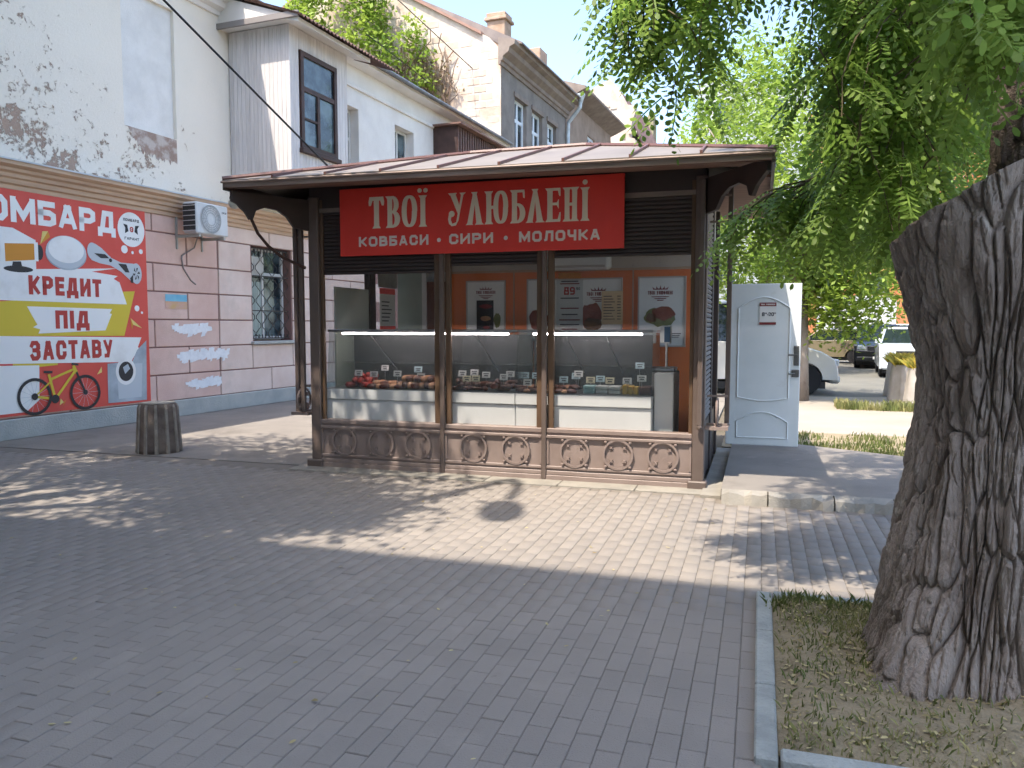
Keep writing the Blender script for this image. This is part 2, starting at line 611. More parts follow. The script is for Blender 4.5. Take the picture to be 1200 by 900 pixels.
def litter(name, pts, m, parent, size=(.012, .03)):
    V, F = [], []
    for i, (x, y, z) in enumerate(pts):
        a = random.uniform(0, 6.28); s_ = random.uniform(*size); ca, sa = math.cos(a), math.sin(a)
        cr = random.uniform(-.25, .5) * s_
        q = [(-1, 0, 0), (-.3, .45, cr), (.5, .4, cr), (1, 0, random.uniform(0, .3) * s_), (.5, -.4, cr * .6), (-.3, -.45, cr * .4)]
        for (u_, v_, w_) in q:
            V.append((x + s_ * (u_ * ca - v_ * sa), y + s_ * (u_ * sa + v_ * ca), z + abs(w_) + .002))
        F.append([6 * i + k for k in range(6)])
    return stuff(link(name, npmesh(name, np.array(V), np.array(F), m), parent))
pts = []
while len(pts) < 1700:
    x, y = random.uniform(4.98, 7.4), random.uniform(-4.82, -3.15)
    z = float(soil_z(np.array([x]), np.array([y]))[0])
    pts.append((x, y, z))
pts = [(x, y, z + .006) for x, y, z in pts]
litter('leaf_litter', pts, m_litter, bed, (.006, .017))
pts = [(random.uniform(-3.5, 4.7), random.uniform(-6.6, -.5), .004) for _ in range(210)]
litter('fallen_leaves', pts, m_litter, pavement, (.008, .02))
# ================================================================== BUILDINGS ON THE LEFT (row frame: x out of the facade, y along the street)
def peeling(name, base, under, base2, amount):
    """white limewash flaking off brownish render: two octaves of noise cut sharply, more of it towards the cornice and the near end"""
    m = bpy.data.materials.new(name)
    m.use_nodes = True
    nt = m.node_tree
    nt.nodes.clear()
    N, L = nt.nodes.new, nt.links.new
    out = N('ShaderNodeOutputMaterial'); p = N('ShaderNodeBsdfPrincipled')
    p.inputs['Roughness'].default_value = .9
    L(p.outputs[0], out.inputs[0])
    tc = N('ShaderNodeTexCoord'); sp = N('ShaderNodeSeparateXYZ'); L(tc.outputs['Object'], sp.inputs[0])
    def noise(scale, detail, rough, dist=0.0):
        n = N('ShaderNodeTexNoise'); n.inputs['Scale'].default_value = scale; n.inputs['Detail'].default_value = detail
        n.inputs['Roughness'].default_value = rough; n.inputs['Distortion'].default_value = dist
        L(tc.outputs['Object'], n.inputs['Vector']); return n.outputs[0]
    def mth(op, a, b, clamp=False):
        n = N('ShaderNodeMath'); n.operation = op; n.use_clamp = clamp
        for i, q in enumerate((a, b)):
            if isinstance(q, (int, float)): n.inputs[i].default_value = q
            else: L(q, n.inputs[i])
        return n.outputs[0]
    big = noise(1.3, 3, .5); fine = noise(5.5, 10, .78, .2); vfine = noise(22, 6, .75)
    # wear near the cornice (z small) and towards the near end (y small)
    gz = N('ShaderNodeMapRange'); L(sp.outputs[2], gz.inputs[0])
    for k, v_ in (('From Min', 3.9), ('From Max', 6.4), ('To Min', .10), ('To Max', 0.0)): gz.inputs[k].default_value = v_
    gy = N('ShaderNodeMapRange'); L(sp.outputs[1], gy.inputs[0])
    for k, v_ in (('From Min', -.5), ('From Max', 3.4), ('To Min', .035), ('To Max', -.07)): gy.inputs[k].default_value = v_
    s_ = mth('ADD', mth('MULTIPLY', big, .36), mth('MULTIPLY', fine, .62))
    s_ = mth('ADD', s_, mth('MULTIPLY', vfine, .22))
    s_ = mth('ADD', s_, mth('ADD', gz.outputs[0], gy.outputs[0]))
    ms = N('ShaderNodeMapRange'); L(s_, ms.inputs[0])
    ms.inputs['From Min'].default_value = amount; ms.inputs['From Max'].default_value = amount + .03
    mx0 = N('ShaderNodeMix'); mx0.data_type = 'RGBA'; L(big, mx0.inputs[0]); mx0.inputs[6].default_value = c4(base); mx0.inputs[7].default_value = c4(base2)
    mu = N('ShaderNodeMix'); mu.data_type = 'RGBA'; L(vfine, mu.inputs[0]); mu.inputs[6].default_value = c4(under); mu.inputs[7].default_value = c4('#9c8578')
    mx = N('ShaderNodeMix'); mx.data_type = 'RGBA'; L(ms.outputs[0], mx.inputs[0]); L(mx0.outputs[2], mx.inputs[6]); L(mu.outputs[2], mx.inputs[7])
    L(mx.outputs[2], p.inputs['Base Color'])
    inv = mth('SUBTRACT', 1.0, ms.outputs[0]); hgt = mth('ADD', inv, mth('MULTIPLY', vfine, .5))
    bp = N('ShaderNodeBump'); bp.inputs['Strength'].default_value = .7; bp.inputs['Distance'].default_value = .02
    L(hgt, bp.inputs['Height']); L(bp.outputs[0], p.inputs['Normal'])
    return m

m_peel = peeling('flaking white limewash', '#f7efe1', '#c6ac98', '#eee5d6', .70)
m_bare = mat('bare brown render', '#a58d80', .95, '#c9bdb4', 5, .45, .6, bump=.5, bscale=30)
m_pink = mat('pink painted render', '#e3c3b6', .88, '#d8b3a6', 1.6, bump=.25, bscale=60, rnd=.02, stain=[('#cfae9f', 1.4, .55, .75), ('#b99a8e', 5, .68, .8)])
m_pale = mat('pale pink painted render', '#e8d2c6', .88, '#dcc2b5', 1.6, bump=.25, bscale=60, rnd=.02, stain=[('#d2bfb2', 1.4, .55, .75), ('#bda99c', 5, .68, .8)])
m_jointw = mat('dark joint', '#8d6d66', .95)
m_plinth = mat('grey cement plinth', '#a3a6a3', .92, '#b7b7b1', 2.5, bump=.5, bscale=40)
m_tan = mat('tan painted cornice', '#d3b498', .85, '#bd9d83', 2.2, .4, .7, bump=.3, bscale=50, stretch=(6, .6, 6))
m_white = mat('white paint', '#d9d8d4', .6, '#c9c8c4', 3)
m_wash = mat('white house render', '#eeeae4', .9, '#e0dbd5', 1.2, bump=.3, bscale=40)
m_plank = mat('grey white painted boards', '#dcd7d4', .75, '#c8c2c0', 3, rnd=.06, stretch=(8, 8, .5), bump=.2, bscale=40)
m_brown = mat('dark brown paint', '#3d2b26', .55, '#4d3731', 4)
m_wglass = mat('window glass with dark room behind', '#1f2a31', .06, '#5c6d72', 1.3, .45, .6, spec=.8)
m_tin = mat('dull roofing tin', '#7b6f69', .55, '#8d827a', 2, metal=.3)
m_corr = mat('old corrugated sheet', '#6b4f45', .8, '#87695c', 2)
m_curtain = mat('curtain', '#b9c2bd', .9, '#8d9a8f', 2, stretch=(14, 14, .6))

def face_with_holes(mb, y0, y1, z0, z1, holes, x, depth):
    ys = sorted(set([y0, y1] + [h[0] for h in holes] + [h[1] for h in holes]))
    zs = sorted(set([z0, z1] + [h[2] for h in holes] + [h[3] for h in holes]))
    for i in range(len(ys) - 1):
        for j in range(len(zs) - 1):
            cy, cz = (ys[i] + ys[i + 1]) / 2, (zs[j] + zs[j + 1]) / 2
            if any(h[0] < cy < h[1] and h[2] < cz < h[3] for h in holes):
                continue
            mb.quad((x, ys[i], zs[j]), (x, ys[i + 1], zs[j]), (x, ys[i + 1], zs[j + 1]), (x, ys[i], zs[j + 1]))
    for (a, b_, c, d) in holes:
        q = x - depth
        mb.quad((x, a, c), (x, a, d), (q, a, d), (q, a, c)); mb.quad((x, b_, c), (q, b_, c), (q, b_, d), (x, b_, d))
        mb.quad((x, a, c), (q, a, c), (q, b_, c), (x, b_, c)); mb.quad((x, a, d), (x, b_, d), (q, b_, d), (q, a, d))

def window(parent, x, y0, y1, z0, z1, mull=(.5,), trans=(.66,), fr=m_white, w=.07, gl=None, name='window'):
    """frame at depth x facing +x, with its panes as sub-parts"""
    gl = gl or m_wglass
    b = MB()
    b.box(x, y0, z0, x + .06, y0 + w, z1); b.box(x, y1 - w, z0, x + .06, y1, z1)
    b.box(x + .001, y0 + w, z0, x + .059, y1 - w, z0 + w); b.box(x + .001, y0 + w, z1 - w, x + .059, y1 - w, z1)
    ym = [y0 + w] + [y0 + (y1 - y0) * k for k in mull] + [y1 - w]
    zm = [z0 + w] + [z0 + (z1 - z0) * k for k in trans] + [z1 - w]
    for k in ym[1:-1]: b.box(x + .004, k - w / 2, z0 + w, x + .054, k + w / 2, z1 - w)
    for k in zm[1:-1]: b.box(x + .006, y0 + w, k - w / 2, x + .052, y1 - w, k + w / 2)
    o = b.build(name, fr, parent)
    for i in range(len(ym) - 1):
        for j in range(len(zm) - 1):
            MB().box(x + .012, ym[i] - .01, zm[j] - .01, x + .02, ym[i + 1] + .01, zm[j + 1] + .01).build('pane', gl, o)
    return o

# ---- near house: rusticated pink ground floor, flaking white upper floor, blind window, boarded bay
house = thing('corner_house', 'two storey house with pink block ground floor and flaking white upper wall', 'house', B_LOC, B_RZ)
MB().box(-9, -9, 0, -.30, 6.9, 7.4).build('core', m_wash, house)
b = MB()
face_with_holes(b, -9, 18.4, .28, 3.52, [(5.29, 6.52, 1.30, 3.2)], 0.0, .28)
b.build('ground_floor_wall', m_jointw, house)
MB().cbox(-.3, -9, 0, .07, 18.4, .29, .012).build('plinth', m_plinth, house)
rows = [(.29, .75), (.75, 1.23), (1.23, 1.71), (1.71, 2.19), (2.19, 2.67), (2.67, 3.2), (3.2, 3.51)]
joints_odd = [-.6, 1.1, 2.78, 4.33, 5.82, 7.3, 8.8, 10.3]
joints_even = [-1.4, .3, 2.0, 3.55, 5.25, 6.54, 8.05, 9.55]
bi = 0
for r_, (za, zb) in enumerate(rows):
    js = joints_odd if r_ % 2 == 0 else joints_even
    for i in range(len(js) - 1):
        ya, yb = js[i], js[i + 1]
        segs = [(ya, yb)]
        if zb > 1.3 and za < 3.2:                      # cut at the window
            segs = []
            if ya < 5.27: segs.append((ya, min(yb, 5.27)))
            if yb > 6.54: segs.append((max(ya, 6.54), yb))
            if za < 1.3: segs = [(ya, yb)] if zb <= 1.3 else segs
        segs2 = []
        for (p_, q_) in segs:                      # the salmon paint stops at one upright line
            segs2 += [(p_, 4.318), (4.342, q_)] if p_ < 4.2 and q_ > 4.5 else [(p_, q_)]
        for (p_, q_) in segs2:
            if q_ - p_ < .12: continue
            MB().cbox(-.02, p_ + .012, za + .012, .022 + random.uniform(-.002, .004), q_ - .012, zb - .012, .008).build(
                'block', m_pink if (p_ + q_) / 2 < 4.3 else m_pale, house)
# cornice between the floors
prof = [(-.05, 3.5), (.05, 3.5), (.05, 3.56), (.09, 3.58), (.09, 3.64), (.13, 3.66), (.13, 3.71), (.18, 3.735), (.18, 3.775), (.25, 3.81), (.25, 3.875), (.0, 3.93), (-.05, 3.93)]
MB().prism(prof, 'y', -9, 6.9).build('string_course', m_tan, house)
MB().prism([(.262, 3.862), (.268, 3.862), (.268, 3.885), (.0, 3.945), (.0, 3.934), (.262, 3.879)], 'y', -9, 4.75).build('drip_edge', mat('zinc drip edge', '#cfd3d6', .5, '#b8bcbf', 3), house)
prof = [(-.05, 3.5), (.05, 3.5), (.05, 3.58), (.10, 3.6), (.10, 3.7), (.15, 3.72), (.15, 3.85), (.0, 3.9), (-.05, 3.9)]
MB().prism(prof, 'y', 6.9, 18.4).build('string_course', m_tan, house)
# upper wall with the blind window
b = MB()
face_with_holes(b, -9, 6.9, 3.9, 7.5, [(2.33, 3.45, 4.86, 7.06)], -.02, .07)
b.build('upper_wall', m_peel, house)
MB().quad((-.09, 2.3, 4.8), (-.09, 3.5, 4.8), (-.09, 3.5, 7.1), (-.09, 2.3, 7.1)).build('blind_window', mat('blind window render', '#efece7', .9, '#e2dfda', 3, bump=.3), house)
n = 40
vs = [(-.016, 2.32, 4.85), (-.016, 3.44, 4.85)]
rr = random.Random(5)
for i in range(n + 1):
    t = i / n
    vs.append((-.016, 3.44 - 1.06 * t, 4.42 + .10 * t + .30 * max(0, (t - .72) / .28) + rr.uniform(-.05, .05)))
b = MB(); b.add(vs, [tuple([0, 1] + list(range(2, len(vs))))]); b.build('bare_patch', m_bare, house)
# top cornice and roof edge
prof = [(-.05, 7.35), (.03, 7.35), (.05, 7.42), (.16, 7.46), (.18, 7.55), (.34, 7.62), (.42, 7.64), (.42, 7.72), (-.05, 7.78)]
MB().prism(prof, 'y', -9, 4.77).build('roof_cornice', m_wash, house)
MB().prism([(.52, 7.74), (.52, 7.765), (-4.5, 9.6), (-9, 7.6), (-9, 7.4), (-.1, 7.4)], 'y', -9, 6.9).build('roof', m_tin, house)

# ground floor window with its wavy iron grille and sill
w_o = window(house, -.24, 5.30, 6.5, 1.33, 3.19, (.45,), (.72,), m_white, .06)
MB().cbox(-.25, 5.2, 1.23, .10, 6.6, 1.295, .012).build('sill', m_plinth, w_o)
MB().box(-.215, 5.36, 1.4, -.20, 5.8, 2.5).build('curtain', m_curtain, w_o)
b = MB(); b.box(-.20, 5.42, 2.62, -.10, 5.78, 3.0); b.box(-.098, 5.48, 2.67, -.09, 5.70, 2.95)
b.build('vent_unit', mat('off white plastic', '#bdb9b0', .6), w_o)
b = MB()
m_iron = mat('black iron', '#2a2624', .6, '#3b322d', 8)
for k in range(7):
    y0 = 5.36 + k * .18
    pts = []
    for i in range(33):
        z = 1.36 + (3.14 - 1.36) * i / 32
        pts.append((-.06, y0 + .075 * math.sin(i * math.pi / 3 + (k % 2) * math.pi), z))
    b.tube(pts, .008, 5)
for z in (1.34, 1.9, 2.6, 3.15): b.box(-.07, 5.3, z, -.05, 6.5, z + .02)
for k in range(12):
    b.box(-.065, 5.34 + k * .1, 1.355, -.055, 5.36 + k * .1, 1.43); b.box(-.065, 5.34 + k * .1, 3.06, -.055, 5.36 + k * .1, 3.15)
b.build('grille', m_iron, w_o)

# boarded bay on the upper floor
bay = MB()
bay.box(-.02, 4.82, 4.25, 1.35, 6.66, 7.12)
bay_o = bay.build('bay', m_plank, house)
xk = .0
while xk < 1.385:
    b = MB(); b.cbox(xk + .003, 4.79, 4.22, min(xk + .095, 1.39) - .001, 4.822, 7.12, .006); b.build('board', m_plank, bay_o); xk += .0927
yk = 4.79
while yk < 6.67:
    y2 = min(yk + .095, 6.69)
    for (za, zb) in ([(4.22, 7.12)] if y2 < 5.10 or yk > 6.28 else [(4.22, 4.93), (6.76, 7.12)]):
        b = MB(); b.cbox(1.348, yk + .003, za, 1.382, y2 - .001, zb, .006); b.build('board', m_plank, bay_o)
    yk += .095
MB().box(1.30, 5.08, 4.9, 1.356, 6.30, 6.78).build('window_lining', m_brown, bay_o)
bw = window(house, 1.352, 5.10, 6.28, 4.95, 6.75, (), (.62,), m_brown, .09)
b = MB(); b.box(1.356, 5.62, 5.04, 1.404, 5.70, 6.02); b.box(1.357, 5.19, 5.50, 1.40, 5.62, 5.54); b.build('casement_bar', m_brown, bw)
MB().cbox(1.35, 5.05, 4.86, 1.47, 6.33, 4.95, .01).build('window_ledge', m_brown, bw)
# bay roof: soffit, fascia and wavy sheets
b = MB(); b.prism([(1.78, 7.02), (1.78, 7.10), (-.02, 7.72), (-.02, 7.13), (1.40, 7.13)], 'y', 4.55, 6.95)
b.build('bay_soffit', m_wash, house)
b = MB(); b.box(-.02, 4.50, 7.10, 1.80, 4.548, 7.20); b.build('bay_fascia', mat('grey fascia board', '#8d8784', .7), house)
V, F = [], []
ncol = 150
for i in range(ncol):
    y = 4.46 + (7.9 - 4.46) * i / (ncol - 1)
    wv = .022 * math.cos(i * math.pi / 2.5)
    V += [(1.92, y, 7.075 + wv), (1.92, y, 7.09 + wv), (-.6, y, 8.0 + wv)]
for i in range(ncol - 1):
    a = i * 3; c = a + 3
    F += [(a, c, c + 1, a + 1), (a + 1, c + 1, c + 2, a + 2)]
link('wavy_roof_sheet', npmesh('wavy_roof_sheet', np.array(V), np.array(F), m_corr), house)

# ---- white wing
wing = thing('white_house', 'white rendered house with tin eave between boarded bay and brick gable', 'house', B_LOC, B_RZ)
b = MB(); face_with_holes(b, 6.9, 18.38, 3.9, 7.95, [(8.35, 9.3, 5.0, 6.84), (11.05, 12.08, 5.0, 6.9)], -.01, .30)
b.build('wall', m_wash, wing)
MB().box(-9, 6.92, .0, -.32, 18.36, 7.9).build('core', m_wash, wing)
window(wing, -.30, 8.36, 9.29, 5.01, 6.83, (.5,), (.62,)); window(wing, -.30, 11.06, 12.07, 5.01, 6.89, (.5,), (.55,))
MB().prism([(-.01, 7.28), (.05, 7.28), (.06, 7.33), (.05, 7.36), (-.01, 7.36)], 'y', 6.9, 13.2).build('moulding', m_wash, wing)
MB().prism([(-.01, 7.80), (.36, 7.80), (.36, 7.90), (-.01, 7.92)], 'y', 7.3, 18.36).build('eave_board', m_wash, wing)
MB().prism([(.46, 7.86), (.46, 7.90), (-4.5, 9.9), (-9, 8.0), (-9, 7.9), (-.01, 7.9)], 'y', 7.0, 18.38).build('roof', m_tin, wing)
b = MB(); b.tube([(.46, 7.0, 7.89), (.46, 18.3, 7.87)], .05, 8); b.build('gutter', mat('grey gutter', '#8b8f93', .5, '#6f7377', 4, metal=.3), wing)
# sheet-clad balcony box
bb = MB(); bb.box(0, 13.25, 5.2, .75, 16.4, 7.32); bo = bb.build('balcony_box', m_brown, wing)
m_shed = mat('brown steel sheet', '#5a4038', .55, '#6b4e44', 3)
yk = 13.27
while yk < 16.35:
    MB().box(.752, yk, 5.2, .775, yk + .085, 7.3).build('rib', m_shed, bo); yk += .17
MB().box(-.01, 13.1, 7.325, .95, 16.6, 7.37).build('balcony_roof', m_corr, bo)

# ---- brick gable house
m_gable = mat('pale lime mortar on brick', '#d8cbbc', .95, '#bfab99', 1.1, .42, .62, bump=.8, bscale=7)
m_gbrick = mat('pale bricks', '#cfc0b1', .95, '#bda996', 2, rnd=.10)
m_gren = mat('grey stone render', '#8e867f', .9, '#77706a', 1.4, bump=.5, bscale=14)
m_gcorn = mat('brown stone cornice', '#94877c', .85, '#7d7067', 2)
gab = thing('gable_house', 'tall grey house with pale brick gable, chimney and row of white windows', 'house', B_LOC, B_RZ)
MB().prism([(-.32, 0), (-.32, 11.2), (-.6, 11.5), (-6.6, 15.0), (-12.6, 11.5), (-12.6, 0)], 'y', 18.46, 25.8).build('core', m_gable, gab)
# gable wall laid up in visible courses: bricks proud of the mortar
gw = MB().prism([(.0, 0), (.0, 11.15), (-.45, 11.62), (-6.6, 15.15), (-12.6, 11.6), (-12.6, 0)], 'y', 18.40, 18.455).build('gable_wall', m_gable, gab)
rb = random.Random(11)
bl, bh = .52, .27
nb = 0
zc = 7.6
row = 0
while zc < 14.6:
    xc = -.02 - (bl / 2 if row % 2 else 0)
    while xc > -6.2 and nb < 290:
        top = 11.62 + (-.45 - xc) * .574
        if zc + bh < top - .12 and rb.random() < .62:
            MB().cbox(xc - bl + rb.uniform(.02, .05), 18.385 + rb.uniform(0, .012), zc + .02, xc - rb.uniform(.01, .03), 18.41, zc + bh - rb.uniform(.01, .03), .012).build('brick', m_gbrick, gw)
            nb += 1
        xc -= bl
    zc += bh; row += 1
b = MB()
for (xa, za, xb, zb) in ((-.7, 11.72, -6.6, 15.17), (-6.6, 15.17, -12.7, 11.6)):
    b.add([(xa, 18.28, za), (xb, 18.28, zb), (xb, 18.28, zb + .10), (xa, 18.28, za + .10), (xa, 18.62, za), (xb, 18.62, zb), (xb, 18.62, zb + .10), (xa, 18.62, za + .10)],
          [(0, 1, 2, 3), (7, 6, 5, 4), (3, 2, 6, 7), (0, 4, 5, 1), (0, 3, 7, 4), (1, 5, 6, 2)])
b.build('coping', mat('red brick coping', '#a88779', .9, '#957467', 4), gab)
wins = [(19.72, 20.95), (21.55, 22.75), (23.35, 24.5)]
b = MB(); face_with_holes(b, 18.4, 25.8, 0, 10.75, [(a, c, 7.6, 9.9) for a, c in wins], .0, .25); b.build('facade', m_gren, gab)
for a, c in wins:
    o = window(gab, -.2, a, c, 7.6, 9.9, (.5,), (.68,), mat('bright white window frame', '#dfe6ec', .5), .12)
    MB().box(-.02, a - .1, 9.9, .06, c + .1, 10.06).build('lintel', m_gcorn, o)
prof = [(-.02, 10.6), (.06, 10.6), (.08, 10.72), (.14, 10.74), (.16, 10.86), (.36, 11.0), (.40, 11.14), (.58, 11.22), (.60, 11.36), (-.02, 11.5)]
MB().prism(prof, 'y', 18.2, 25.9).build('cornice', m_gcorn, gab)
MB().prism([(.72, 11.33), (.72, 11.38), (-6.6, 15.1), (-6.6, 15.0), (-.1, 11.4)], 'y', 18.6, 25.9).build('roof', m_tin, gab)
ch = MB(); ch.cbox(-.62, 18.62, 11.3, .06, 19.25, 12.25, .02); ch.cbox(-.70, 18.54, 12.25, .14, 19.33, 12.36, .02); ch.cbox(-.64, 18.6, 12.36, .08, 19.27, 12.52, .02)
ch.build('chimney', mat('chimney brick', '#b9a08c', .9, '#a2876f', 3, bump=.6, bscale=10), gab)
b = MB(); b.tube([(.66, 25.85, 11.3), (.64, 25.85, 11.0), (.12, 25.85, 10.4), (.10, 25.85, 9.9), (.10, 25.85, 5)], .085, 8); b.lathe([(.09, 0), (.2, .3), (.2, .36)], 10, (.66, 25.85, 11.2))
b.build('downpipe', mat('galvanised pipe', '#c9d1d6', .45, '#aab3b8', 5, metal=.2), gab)

# ---- the houses beyond
far = thing('tan_house', 'tan house with deep eaves behind the white downpipe', 'house', B_LOC, B_RZ)
b = MB(); face_with_holes(b, 26.0, 33.8, 0, 11.7, [(29.4, 30.7, 8.6, 10.7)], -.05, .2); b.build('facade', mat('tan render', '#a38f7f', .9, '#8d7a6b', 1.5), far)
window(far, -.2, 29.4, 30.7, 8.6, 10.7, (.5,), (.7,), MATS['bright white window frame'], .12)
MB().box(-9, 26.05, 0, -.25, 33.75, 11.6).build('core', m_gren, far)
MB().prism([(-.05, 11.6), (.3, 11.75), (.75, 11.95), (.75, 12.05), (-4.5, 13.7), (-9, 12.0), (-9, 11.7)], 'y', 26.3, 34.0).build('roof', m_gcorn, far)
MB().cbox(-2.6, 27.0, 12.0, -1.6, 28.0, 14.2, .03).build('chimney', MATS['chimney brick'], far)
MB().prism([(-2.6, 12), (-1.0, 12), (-1.0, 12.5), (-2.6, 13.9)], 'y', 28.0, 31).build('dormer', mat('bluish tin', '#7f8890', .5, metal=.3), far)

ruin = thing('ruined_gable_house', 'crumbling pale gable wall with broken brick edge beyond the tan house', 'house', B_LOC, B_RZ)
rr = random.Random(8)
edge = [(.1, 0), (.12, 12.3), (.05, 12.6), (-.25, 12.7), (-.12, 13.6), (.08, 14.1), (.06, 14.5), (-.45, 14.6), (-.7, 15.1), (-1.1, 15.8), (-1.46, 16.15), (-2.2, 15.9), (-3.6, 15.2), (-9, 12.5), (-9, 0)]
MB().prism(edge, 'y', 39.0, 39.6).build('gable_wall', m_gable, ruin)
MB().prism([(-.3, 0), (-.3, 12.2), (-1.46, 15.9), (-9, 12.4), (-9, 0)], 'y', 39.6, 47).build('core', m_gcorn, ruin)
MB().prism([(.7, 11.6), (.7, 11.75), (-1.46, 16.2), (-1.46, 16.0)], 'y', 39.8, 49).build('roof', m_corr, ruin)
for k in range(9):
    xc = rr.uniform(-2.2, -.3); zc = rr.uniform(12.4, 14.6)
    MB().cbox(xc, 38.95, zc, xc + rr.uniform(.3, .6), 39.02, zc + .16, .02).build('brick', m_gbrick, ruin)
stub = thing('ruined_wall_stub', 'jagged mossy wall stub at the far end of the row', 'wall', B_LOC, B_RZ)
MB().prism([(-2.6, 0), (-2.5, 15.6), (-2.1, 16.3), (-1.7, 16.1), (-1.5, 16.7), (-1.25, 17.2), (-1.1, 16.6), (-1.0, 0)], 'y', 50, 51.2).build('wall', mat('mossy render', '#a5977f', .95, '#6c7248', 1.6), stub)

# ---- buildings seen through the leaves on the right
m_pan = mat('pale grey panel', '#b9bec3', .85, '#a9afb5', 1.0)
apt = thing('apartment_block', 'pale grey apartment block half hidden behind the leaves', 'building', (12.9, 44.0, 0), R(-12))
MB().box(-2.6, 0, 0, 3.2, 12, 15).build('wall', m_pan, apt)
for fl in range(1, 5):
    for k in (0, 1):
        x0 = -1.9 + k * 2.6
        o = MB().box(x0, -.03, fl * 2.9 + .9, x0 + 1.5, -.004, fl * 2.9 + 2.4).build('window', m_white, apt)
        for q in (0, 1):
            MB().box(x0 + .08 + q * .71, -.05, fl * 2.9 + .98, x0 + .75 + q * .67, -.032, fl * 2.9 + 2.32).build('pane', m_wglass, o)
red = thing('orange_building', 'long orange and white building across the far car park', 'building', (26.0, 74.0, 0), R(-8))
MB().box(0, 0, 0, 46, 12, 21).build('wall', mat('orange render', '#b8683f', .9, '#c98a5e', .4), red)
MB().box(2.5, -.08, 0, 9.5, -.004, 4.4).build('white_bay', m_white, red)
for fl in range(1, 6):
    for k in range(9):
        x0 = 1.6 + k * 5
        o = MB().box(x0, -.06, fl * 3.4 + 1.2, x0 + 2.0, -.004, fl * 3.4 + 3.0).build('window', m_white, red)
        MB().box(x0 + .15, -.1, fl * 3.4 + 1.35, x0 + 1.85, -.064, fl * 3.4 + 2.85).build('pane', m_wglass, o)
# ================================================================== KIOSK (x along the front, y away from the viewer)
m_kbr = mat('brown painted steel', '#93837c', .5, '#85756e', 3, bump=.08, bscale=60, stain=[('#a39389', 6, .62, .8)])  # lower panels: paler tone carries the sunlight on them
m_post = mat('shade toned brown steel', '#6f615b', .45, '#63564f', 3, bump=.08, bscale=60)  # same steel as the panels, darkened to stand for shade on the posts
m_kdk = mat('dark brown painted steel', '#453b38', .45, '#3b3230', 3)
m_rail = mat('tan brown guide rail', '#67503d', .5, '#5b4634', 3)
m_slat = mat('dark brown shutter slat', '#3d3432', .5, '#483d3a', 2)
m_roof = mat('faded red brown roofing sheet', '#877d74', .5, '#797067', 1.5, bump=.12, bscale=4, stain=[('#988d82', 2.5, .58, .78), ('#655850', 9, .66, .8)])
m_seam = mat('red brown seam', '#6a4a44', .5)
m_fascia = mat('weathered fascia board', '#a8948a', .7, '#8a766b', 2.5, stretch=(.6, 6, 6))
m_soffit = mat('brown soffit board', '#86695c', .75, '#6f5549', 3, stretch=(.5, 8, 8))
m_glass = glass('window pane', '#fafafa', 1.33)
m_kwhite = mat('white plastic panel', '#e2e4e1', .5, '#d8dad7', 2)
m_orange = mat('orange brown laminate', '#e27c40', .5, '#d6733a', 1.2)

D = 2.34
kiosk = thing('kiosk', 'brown steel food kiosk with glazed front, ringed lower panels and faded tin hip roof', 'kiosk', K_LOC, K_RZ)
MB().box(.06, .12, 0, 4.28, D, .20).build('floor', m_conc, kiosk)

# corner posts and mullions
def corner(x0, x1, xa, xb):
    b = MB(); b.cbox(x0, -.03, .07, x1, .11, 3.03, .008); b.cbox(xa, -.075, 0, xb, .13, .085, .01)
    b.build('corner_post', m_post, kiosk)
corner(0, .125, -.04, .15); corner(4.245, 4.36, 4.21, 4.39)
for xa in (.0, 4.24):
    b = MB(); b.cbox(xa, D - .1, 0, xa + .12, D + .02, 3.0, .008); b.build('rear_post', m_kdk, kiosk)
for (c, e0, e1) in ((1.613, 1.51, 1.70), (2.746, 2.655, 2.837)):
    b = MB(); b.cbox(c - .025, -.045, .01, c + .025, .0, 3.0, .006)
    o = b.build('mullion', m_post, kiosk)
    for (p_, q_) in ((e0, c - .026), (c + .026, e1)):
        b = MB(); b.cbox(p_, .004, .515, q_, .05, 3.0, .006); b.build('guide_rail', m_rail, o)
for (p_, q_) in ((.127, .165), (4.205, 4.243)):
    b = MB(); b.cbox(p_, .004, .515, q_, .05, 3.0, .006); b.build('guide_rail', m_rail, kiosk)

# ornamental slender columns with ball feet beside the corners, ring and stars between them
def star(b, cx, cy, cz, s, ang, plane):
    pts = []
    for i in range(8):
        r_ = s if i % 2 == 0 else s * .42
        a = ang + i * math.pi / 4
        pts.append((r_ * math.cos(a), r_ * math.sin(a)))
    if plane == 'xz':
        b.prism([(cx + p, cz + q) for p, q in pts], 'y', cy - .008, cy + .008)
    else:
        b.prism([(cy + p, cz + q) for p, q in pts], 'x', cx - .008, cx + .008)
def ring_pts(cx, cy, cz, r_, plane, n=28):
    out = []
    for i in range(n + 1):
        a = 2 * math.pi * i / n
        out.append((cx + r_ * math.cos(a), cy, cz + r_ * math.sin(a)) if plane == 'xz' else (cx, cy + r_ * math.cos(a), cz + r_ * math.sin(a)))
    return out
def slender(x, y, z0=.64):
    b = MB(); b.cbox(x - .024, y - .024, z0, x + .024, y + .024, 2.98, .005)
    b.lathe([(.005, -.03), (.025, -.018), (.03, 0), (.025, .018), (.01, .03)], 12, (x, y, z0 - .02))
    return b.build('slender_column', m_post, kiosk, smooth=False)
slender(-.22, .06); slender(-.11, .0)
slender(4.315, -.075); slender(4.56, .26)
